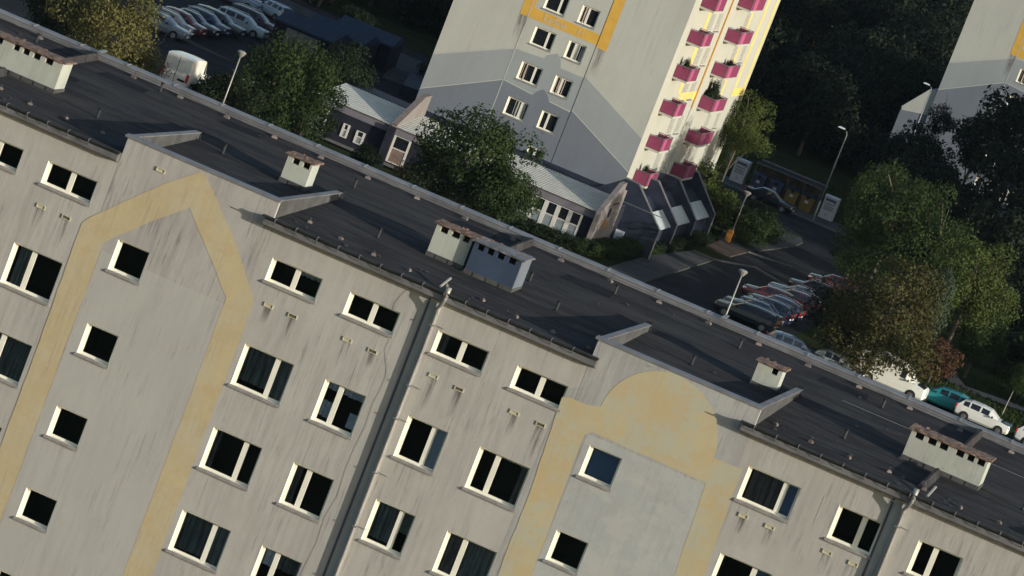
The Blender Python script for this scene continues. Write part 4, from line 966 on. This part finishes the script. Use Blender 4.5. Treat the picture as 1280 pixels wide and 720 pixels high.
# ------------------------------------------------------------------ vegetation
def leaves_mesh(name, n_lobes, per, mat, shape='round', leaf=.05, seed=1, flat=1.0, lobe=(.22, .36)):
    """crown of many small leaf faces on uneven lobes; unit radius, centre at the origin"""
    r = np.random.default_rng(seed)
    P = []; Nn = []
    for i in range(n_lobes):
        v = r.normal(size=3); v /= np.linalg.norm(v)
        if shape == 'round': c = v * r.uniform(.25, .92) * np.array([1, 1, .95])
        elif shape == 'cone':
            t = r.uniform(0, 1) ** .8; rad = (1 - t) * .62 + .05; a = r.uniform(0, 2 * np.pi); rr = rad * r.uniform(.5, 1)
            c = np.array([rr * math.cos(a), rr * math.sin(a), -1 + 2 * t])
        elif shape == 'tall':
            c = v * r.uniform(.25, .8) * np.array([.62, .62, 1.0])
        else: c = np.array([r.uniform(-1, 1), r.uniform(-1, 1), r.uniform(-.6, .5)])
        R0 = r.uniform(*lobe) * (1.0 if shape != 'cone' else (1.0 - .6 * (c[2] + 1) / 2) * .8)
        k = int(per * (R0 / lobe[1]) ** 2)
        d = r.normal(size=(k, 3)); d /= np.linalg.norm(d, axis=1)[:, None]
        keep = (d @ (c / (np.linalg.norm(c) + 1e-6)) > -.35) | (r.random(k) < .25); d = d[keep]
        rad = R0 * (1 + r.normal(size=len(d)) * .16)
        wob = 1 + .18 * np.sin(d[:, 0] * 7 + i) * np.sin(d[:, 1] * 6 + 2 * i) * np.sin(d[:, 2] * 8)
        P.append(c + d * (rad * wob)[:, None] * np.array([1, 1, .85])); Nn.append(d)
    P = np.concatenate(P); Nn = np.concatenate(Nn); k = len(P)
    P += r.normal(size=P.shape) * .012
    nn = Nn + r.normal(size=(k, 3)) * .5; nn /= np.linalg.norm(nn, axis=1)[:, None]
    a = np.cross(nn, r.normal(size=(k, 3))); a /= np.linalg.norm(a, axis=1)[:, None]; b_ = np.cross(nn, a)
    s = leaf * r.uniform(.55, 1.25, k)[:, None]
    V = np.stack([P - a * s, P - b_ * s * .55, P + a * s, P + b_ * s * .55], 1).reshape(-1, 3)
    me = bpy.data.meshes.new(name); me.vertices.add(4 * k); me.vertices.foreach_set('co', V.ravel())
    me.loops.add(4 * k); me.loops.foreach_set('vertex_index', np.arange(4 * k, dtype=np.int32))
    me.polygons.add(k); me.polygons.foreach_set('loop_start', np.arange(0, 4 * k, 4, dtype=np.int32)); me.polygons.foreach_set('loop_total', np.full(k, 4, dtype=np.int32))
    me.update(); me.validate(); me.materials.append(mat)
    return me
def crown(kind, matk, seed):
    def f():
        if kind == 'round': return leaves_mesh('crown', 46, 620, L[matk], 'round', .036, seed, lobe=(.13, .40))
        if kind == 'fine': return leaves_mesh('crown', 64, 560, L[matk], 'round', .031, seed, lobe=(.11, .34))
        if kind == 'tall': return leaves_mesh('crown', 70, 420, L[matk], 'tall', .034, seed, lobe=(.16, .28))
        if kind == 'cone': return leaves_mesh('crown', 60, 330, L[matk], 'cone', .040, seed, lobe=(.14, .30))
        if kind == 'bush': return leaves_mesh('crown', 26, 330, L[matk], 'round', .075, seed, lobe=(.30, .48))
        if kind == 'hedge': return leaves_mesh('foliage', 90, 150, L[matk], 'box', .07, seed, lobe=(.2, .34))
        if kind == 'rough': return leaves_mesh('crown', 34, 200, L[matk], 'round', .060, seed)
    return cached((kind, matk, seed), f)
def tree(x, y, zc, r, kind, matk, seed, label, name='broadleaf_tree', cat='tree', rz=0, sz=None, group=None):
    t = thing(name, label, cat, (x, y, 0), rz, group)
    sz = sz or r
    zc = max(zc, sz * .55)
    trunk_h = zc
    def tr():
        b = MB(); rr = random.Random(seed)
        b.tube([(0, 0, 0), (.02, .01, .35), (.05, -.02, .7), (0, 0, 1.0)], .045, 8, .02)
        for k in range(8):
            a = k * 2.4 + rr.uniform(-.3, .3); z0 = .45 + .07 * k; o = rr.uniform(.25, .5)
            b.tube([(0, 0, z0), (o * .45 * math.cos(a), o * .45 * math.sin(a), z0 + .16), (o * math.cos(a), o * math.sin(a), z0 + .30)], .018, 5, .005)
        return b.mesh('trunk', M['bark'])
    link('trunk', cached(('trunk', seed % 4), tr), t, None, None, (r * 1.1, r * 1.1, trunk_h + sz * .25))
    link('crown', crown(kind, matk, seed), t, (0, 0, zc), None, (r, r, sz))
    return t
TR = [
 (-64.4, 145, 4.4, 3.9, 'fine', 'yellow', 11, 'large yellowish willow-like tree behind the roof edge at the upper left'),
 (-61.8, 147.5, 2.3, 2.2, 'fine', 'yellow', 12, 'smaller yellow-green crown touching the big yellowish tree, by the white van'),
 (-70.6, 152, 4.0, 3.3, 'round', 'dark', 13, 'dark green tree left of the yellowish tree at the frame corner'),
 (-51.7, 146, 5.6, 3.3, 'round', 'green', 14, 'round green tree between the white van and the annex roof'),
 (-49.4, 147, 4.2, 2.4, 'round', 'green', 15, 'green crown on the annex side of the round green tree'),
 (-53.7, 144.5, 3.4, 2.4, 'round', 'dark', 16, 'dark low crown beneath the round green tree near the lamp'),
 (-56.5, 176, 3.2, 2.7, 'round', 'dark', 33, 'dark tree at the left end of the annex roof, white roof glinting through'),
 (-17.0, 196, 3.4, 2.7, 'round', 'green', 34, 'low green tree under the medium one beside the right donation bin'),
 (-37.1, 147, 5.9, 3.8, 'round', 'green', 17, 'large dense dark tree in front of the annex and tower, right under its windows'),
 (-39.4, 146, 3.6, 2.7, 'round', 'dark', 18, 'dark crown on the left flank of the large dense tree'),
 (-34.2, 146, 4.6, 2.5, 'round', 'green', 19, 'greener crown on the right flank of the large dense tree'),
 (-43.1, 158, 2.3, 1.0, 'cone', 'green', 20, 'narrow pointed green conifer beside the annex window'),
 (-44.0, 157, .9, .9, 'bush', 'red', 21, 'reddish shrub at the foot of the pointed conifer'),
 (-32.1, 208, 7.9, 2.8, 'fine', 'lime', 22, 'bright green tree close behind the balcony side of the tower'),
 (-33.9, 213, 5.4, 2.0, 'round', 'green', 23, 'shaded green tree behind the bright green one'),
 (-15.0, 186, 8.0, 4.1, 'fine', 'green', 24, 'big green maple-like tree over the end of the parking bays'),
 (-11.6, 188, 7.6, 3.7, 'fine', 'green', 25, 'large green tree behind the olive-bronze tree, its crown facing the dark wood'),
 (-18.6, 200, 7.6, 2.4, 'round', 'green', 26, 'medium green tree just right of the donation bin'),
 (-9.3, 159, 4.9, 4.3, 'fine', 'brown', 27, 'olive-bronze tree in front of the big green ones, above the white van'),
 (-11.6, 164, 3.6, 3.5, 'round', 'dark', 28, 'dark green tree over the red cars in the bay'),
 (-6.9, 178, 7.0, 3.6, 'fine', 'lime', 29, 'tall yellow-green tree at the right of the big group'),
 (-5.1, 181, 3.6, 2.4, 'round', 'green', 30, 'lower green tree by the sandy path at the right'),
 (-8.0, 172, 5.0, 1.9, 'tall', 'conifer', 31, 'bluish conifer between the olive-bronze and yellow-green trees'),
 (-6.4, 171.5, 1.8, 1.9, 'rough', 'red', 32, 'low reddish bush under the bluish conifer'),
]
for (x, y, zc, r, kd, mk, sd_, lb) in TR:
    sz = r * 1.0
    if mk == 'conifer': sz = 3.6
    if kd == 'cone': sz = 2.4
    if sd_ in (24, 25, 29): sz = r * 1.15
    if sd_ == 14: sz = 4.0
    if sd_ == 26: sz = 3.4
    if sd_ == 22: sz = 2.7
    tree(x, y, zc, r, kd, mk, sd_, lb, 'conifer' if kd in ('cone', 'tall') else ('shrub' if kd in ('bush', 'rough') else 'broadleaf_tree'), 'conifer' if kd in ('cone', 'tall') else ('shrub' if kd in ('bush', 'rough') else 'tree'), sz=sz)
BU = [(-32.4, 203, 3.0, 2.1, 'lime', 'sunlit green bush right at the tower foot behind the slate extension'), (-30.6, 201, 2.0, 1.9, 'lime', 'bright green bush beside the last slate gable'), (-27.6, 204, .9, 1.4, 'green', 'green bush on the corner above the curved kerb'),
      (-27.3, 208, 1.0, 1.5, 'green', 'green bush farther along the curved kerb'), (-29.5, 207, 1.2, 1.7, 'dark', 'dark bush behind the short park lamp'), (-28.8, 211.5, .9, 1.7, 'dark', 'dark bush in the middle of the traffic-island green'), (-27.4, 200.5, .7, .8, 'lime', 'small yellow-green bush next to the orange litter bin'),
      (-60.0, 160, .9, 1.3, 'green', 'small green bush below the white van'), (-57.6, 158, 1.0, 1.4, 'dark', 'dark bush between the white van and the lamp pole'), (-48.0, 160, .8, 1.2, 'dark', 'dark bush before the shaded annex wall'), (-8.6, 168.5, 1.2, 1.6, 'dark', 'dark bush behind the white van by the path'), (-2.0, 190, 1.6, 2.6, 'dark', 'dark wide bush beyond the sandy path'), (2.0, 192, 1.8, 3.0, 'dark', 'dark bush at the right edge beyond the path'), (-58.5, 214, 1.2, 1.8, 'dark', 'dark bush by the terrace wall behind the garages'), (-70.5, 226, 1.1, 1.8, 'dark', 'dark bush on the slope above the garages')]
for i, (x, y, zc, r, mk, lb) in enumerate(BU): tree(x, y, zc, r, 'bush', mk, 40 + i % 3, lb, 'shrub', 'shrub', rz=i * 1.1, sz=r * .85)
def hedge(x0, y0, x1, y1, w, h, matk, label):
    ln = math.hypot(x1 - x0, y1 - y0); t = thing('hedge', label, 'hedge', ((x0 + x1) / 2, (y0 + y1) / 2, 0), math.atan2(y1 - y0, x1 - x0))
    n_ = max(1, round(ln / 3))
    for k in range(n_): link('foliage', crown('hedge', matk, 50 + k % 2), t, (-ln / 2 + ln * (k + .5) / n_, 0, h * .5), (0, 0, math.pi * (k % 2)), (ln / n_ / 2 * 1.02, w / 2, h * .62))
hedge(-41, 161.5, -31.5, 162.5, 1.6, 1.15, 'dark', 'clipped dark hedge under the annex windows')
hedge(-31.2, 163, -29.6, 176, 1.5, 1.2, 'green', 'hedge running along the pavement by the slate extension')
hedge(-29.4, 177, -29.0, 194, 1.1, .9, 'dark', 'dark hedge at the foot of the stepped slate gables')
hedge(-64, 161.5, -56.5, 159.5, 1.2, .9, 'dark', 'dark hedge behind the rear parapet near the van')
# woods behind, and unseen trees added right of the frame to throw shade across the lawn
WD = []
rw = random.Random(3)
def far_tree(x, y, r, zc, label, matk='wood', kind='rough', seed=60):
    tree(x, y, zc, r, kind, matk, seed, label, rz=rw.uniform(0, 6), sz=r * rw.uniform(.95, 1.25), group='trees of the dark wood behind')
front = [(-20.4, 262, 3.6, 9.2, 'dark tree against the foot of the far tower'), (-16.2, 255, 4.2, 11.5, 'big dark tree at the right edge before the far tower'), (-24.0, 259, 3.0, 6.0, 'dark tree left of the far tower foot'), (-24.6, 264, 1.5, 9.3, 'small dark tree with a spiky top against the far tower'),
 (-12.2, 232, 4.2, 9.0, 'dark tree at the right edge below the far tower'), (-9.0, 214, 4.0, 6.5, 'dark tree at the right edge behind the yellow-green one'), (-4.6, 202, 3.6, 4.0, 'low dark tree at the right edge above the path'), (-20.5, 246, 3.5, 5.0, 'dark tree on the lawn behind the right donation bin'), (-16.0, 238, 3.2, 4.8, 'dark tree on the lawn behind the green group'), (-27.5, 268, 3.2, 4.5, 'dark tree behind the lawn left of the distant lamp')]
for i, (x, y, r, zc, lb) in enumerate(front): far_tree(x, y, r, zc, lb, seed=60 + i % 3)
for k in range(46):
    # the wood between and beyond the two towers
    x = rw.uniform(-66, -30); y = rw.uniform(276, 315)
    if abs(x + 56) < 7 and y > 300: x += 12
    far_tree(x, y, rw.uniform(3.2, 4.6), rw.uniform(3.5, 7), 'dark tree at the front of the shaded wood between the two towers' if y < 290 else 'dark tree deeper in the shaded wood between the two towers', seed=60 + k % 3)
for k in range(60):
    x = rw.uniform(-92, -40); y = rw.uniform(385, 470)
    far_tree(x, y, rw.uniform(4, 6), rw.uniform(5, 8), 'dark tree in the wood beyond the distant car park', seed=60 + k % 3)
for k in range(30):
    x = rw.uniform(-44, -30); y = rw.uniform(318, 385)
    far_tree(x, y, rw.uniform(3.5, 5), rw.uniform(4.5, 8), 'dark tree right of the distant car park', seed=60 + k % 3)
for k in range(44):
    x = rw.uniform(-88, -54); y = rw.uniform(236, 300)
    far_tree(x, y, rw.uniform(2.8, 4.4), rw.uniform(2.5, 5), 'dark tree in the shaded wood left of the near tower', seed=60 + k % 3)
for k in range(16):
    x = rw.uniform(-58, -52); y = rw.uniform(222, 262)
    far_tree(x, y, rw.uniform(2.5, 3.6), rw.uniform(2.5, 4), 'dark tree close behind the left side of the near tower', seed=60 + k % 3)
for k in range(30):
    x = 8 + rw.uniform(0, 34); y = rw.uniform(205, 300)
    far_tree(x, y, rw.uniform(3.8, 5.2), rw.uniform(9, 13), 'tall unseen tree added right of the frame for its shade', seed=60 + k % 3)
for k in range(22):
    x = 4 + rw.uniform(0, 30); y = rw.uniform(172, 204)
    far_tree(x, y, rw.uniform(2.6, 3.4), rw.uniform(3.0, 4.6), 'low unseen tree added right of the frame for its shade', seed=60 + k % 3)
# sapling by the path
t = thing('sapling', 'young tree with a thin pale trunk by the sandy path', 'tree', (-.6, 171, 0))
b = MB(); b.tube([(0, 0, 0), (.06, 0, 1.2), (.16, 0, 2.6)], .045, 6, .02); b.build('trunk', M['pole'], t)
link('crown', crown('bush', 'green', 40), t, (.2, 0, 3.1), None, (.8, .8, 1.0))
# plants on the balconies
for (y, z, s, lb) in [(15.2 + 1.3, 9.6 + .95, .95, 'leafy dark green plant filling a right-hand balcony'), (2.2 + .7, 12.4 + .9, .62, 'dark green bushy plant on an upper left-hand balcony'), (2.2 + .9, 15.2 + .8, .4, 'small green plant on the left balcony above'), (15.2 + 3.6, 12.4 + .9, .45, 'small green plant at the far end of a right-hand balcony'), (2.2 + 2.2, 9.6 + .8, .35, 'small plant on the middle left-hand balcony'), (15.2 + .9, 15.2 + .85, .4, 'plant at the near end of the upper right-hand balcony'), (2.2 + .9, 4.0 + 1.0, .5, 'straggly plant with reddish leaves on the lowest balcony')]:
    X0 = TX + (XP if y > 10 else Wd)
    t = thing('balcony_plant', lb, 'potted plant', (X0 + .55, TY + y, z - .95))
    b = MB(); b.tube([(0, 0, 0), (0, 0, .3)], .16, 8, .2); b.build('pot', M['rust'], t)
    link('foliage', crown('bush', 'dark', 40), t, (0, 0, .30 + s), None, (s * .62, s, s * 1.15))
# tufts of grass and weeds on the lit verge and on the lawn
def tufts(name, rects, n_, label_mat, seed):
    r = np.random.default_rng(seed); V = []
    for (x0, x1, y0, y1) in rects:
        k = n_; p = np.stack([r.uniform(x0, x1, k), r.uniform(y0, y1, k), np.zeros(k)], 1); a = r.uniform(0, 2 * np.pi, k); h = r.uniform(.08, .28, k); w = .06
        d = np.stack([np.cos(a), np.sin(a), np.zeros(k)], 1) * w; tip = p + np.stack([r.normal(0, .06, k), r.normal(0, .06, k), h], 1)
        V.append(np.stack([p - d, p + d, tip], 1))
    V = np.concatenate(V).reshape(-1, 3); k = len(V) // 3
    me = bpy.data.meshes.new(name); me.from_pydata(V.tolist(), [], np.arange(3 * k).reshape(-1, 3).tolist()); me.materials.append(label_mat)
    tag(link(name, me), kind='stuff')
tufts('grass_tufts', [(-8, 12, 164.5, 176), (-4, 14, 178.5, 190), (-40, -26, 239, 262), (-31, -26, 198.5, 220)], 7000, L['green'], 5)
print('objects', len(bpy.data.objects))
# ------------------------------------------------------------------ evening air: one closed box of thin even haze round everything
hz = MB(); hz.box(-700, 700, -140, 900, -1.0, 62.0)
hm = bpy.data.materials.new('haze_air'); hm.use_nodes = True; hn = hm.node_tree.nodes; hn.remove(hn['Principled BSDF'])
hv = hn.new('ShaderNodeVolumePrincipled'); hv.inputs['Color'].default_value = (.62, .78, 1.0, 1); hv.inputs['Density'].default_value = .00002
hm.node_tree.links.new(hv.outputs[0], hn['Material Output'].inputs['Volume'])
tag(hz.build('haze', hm), kind='stuff')
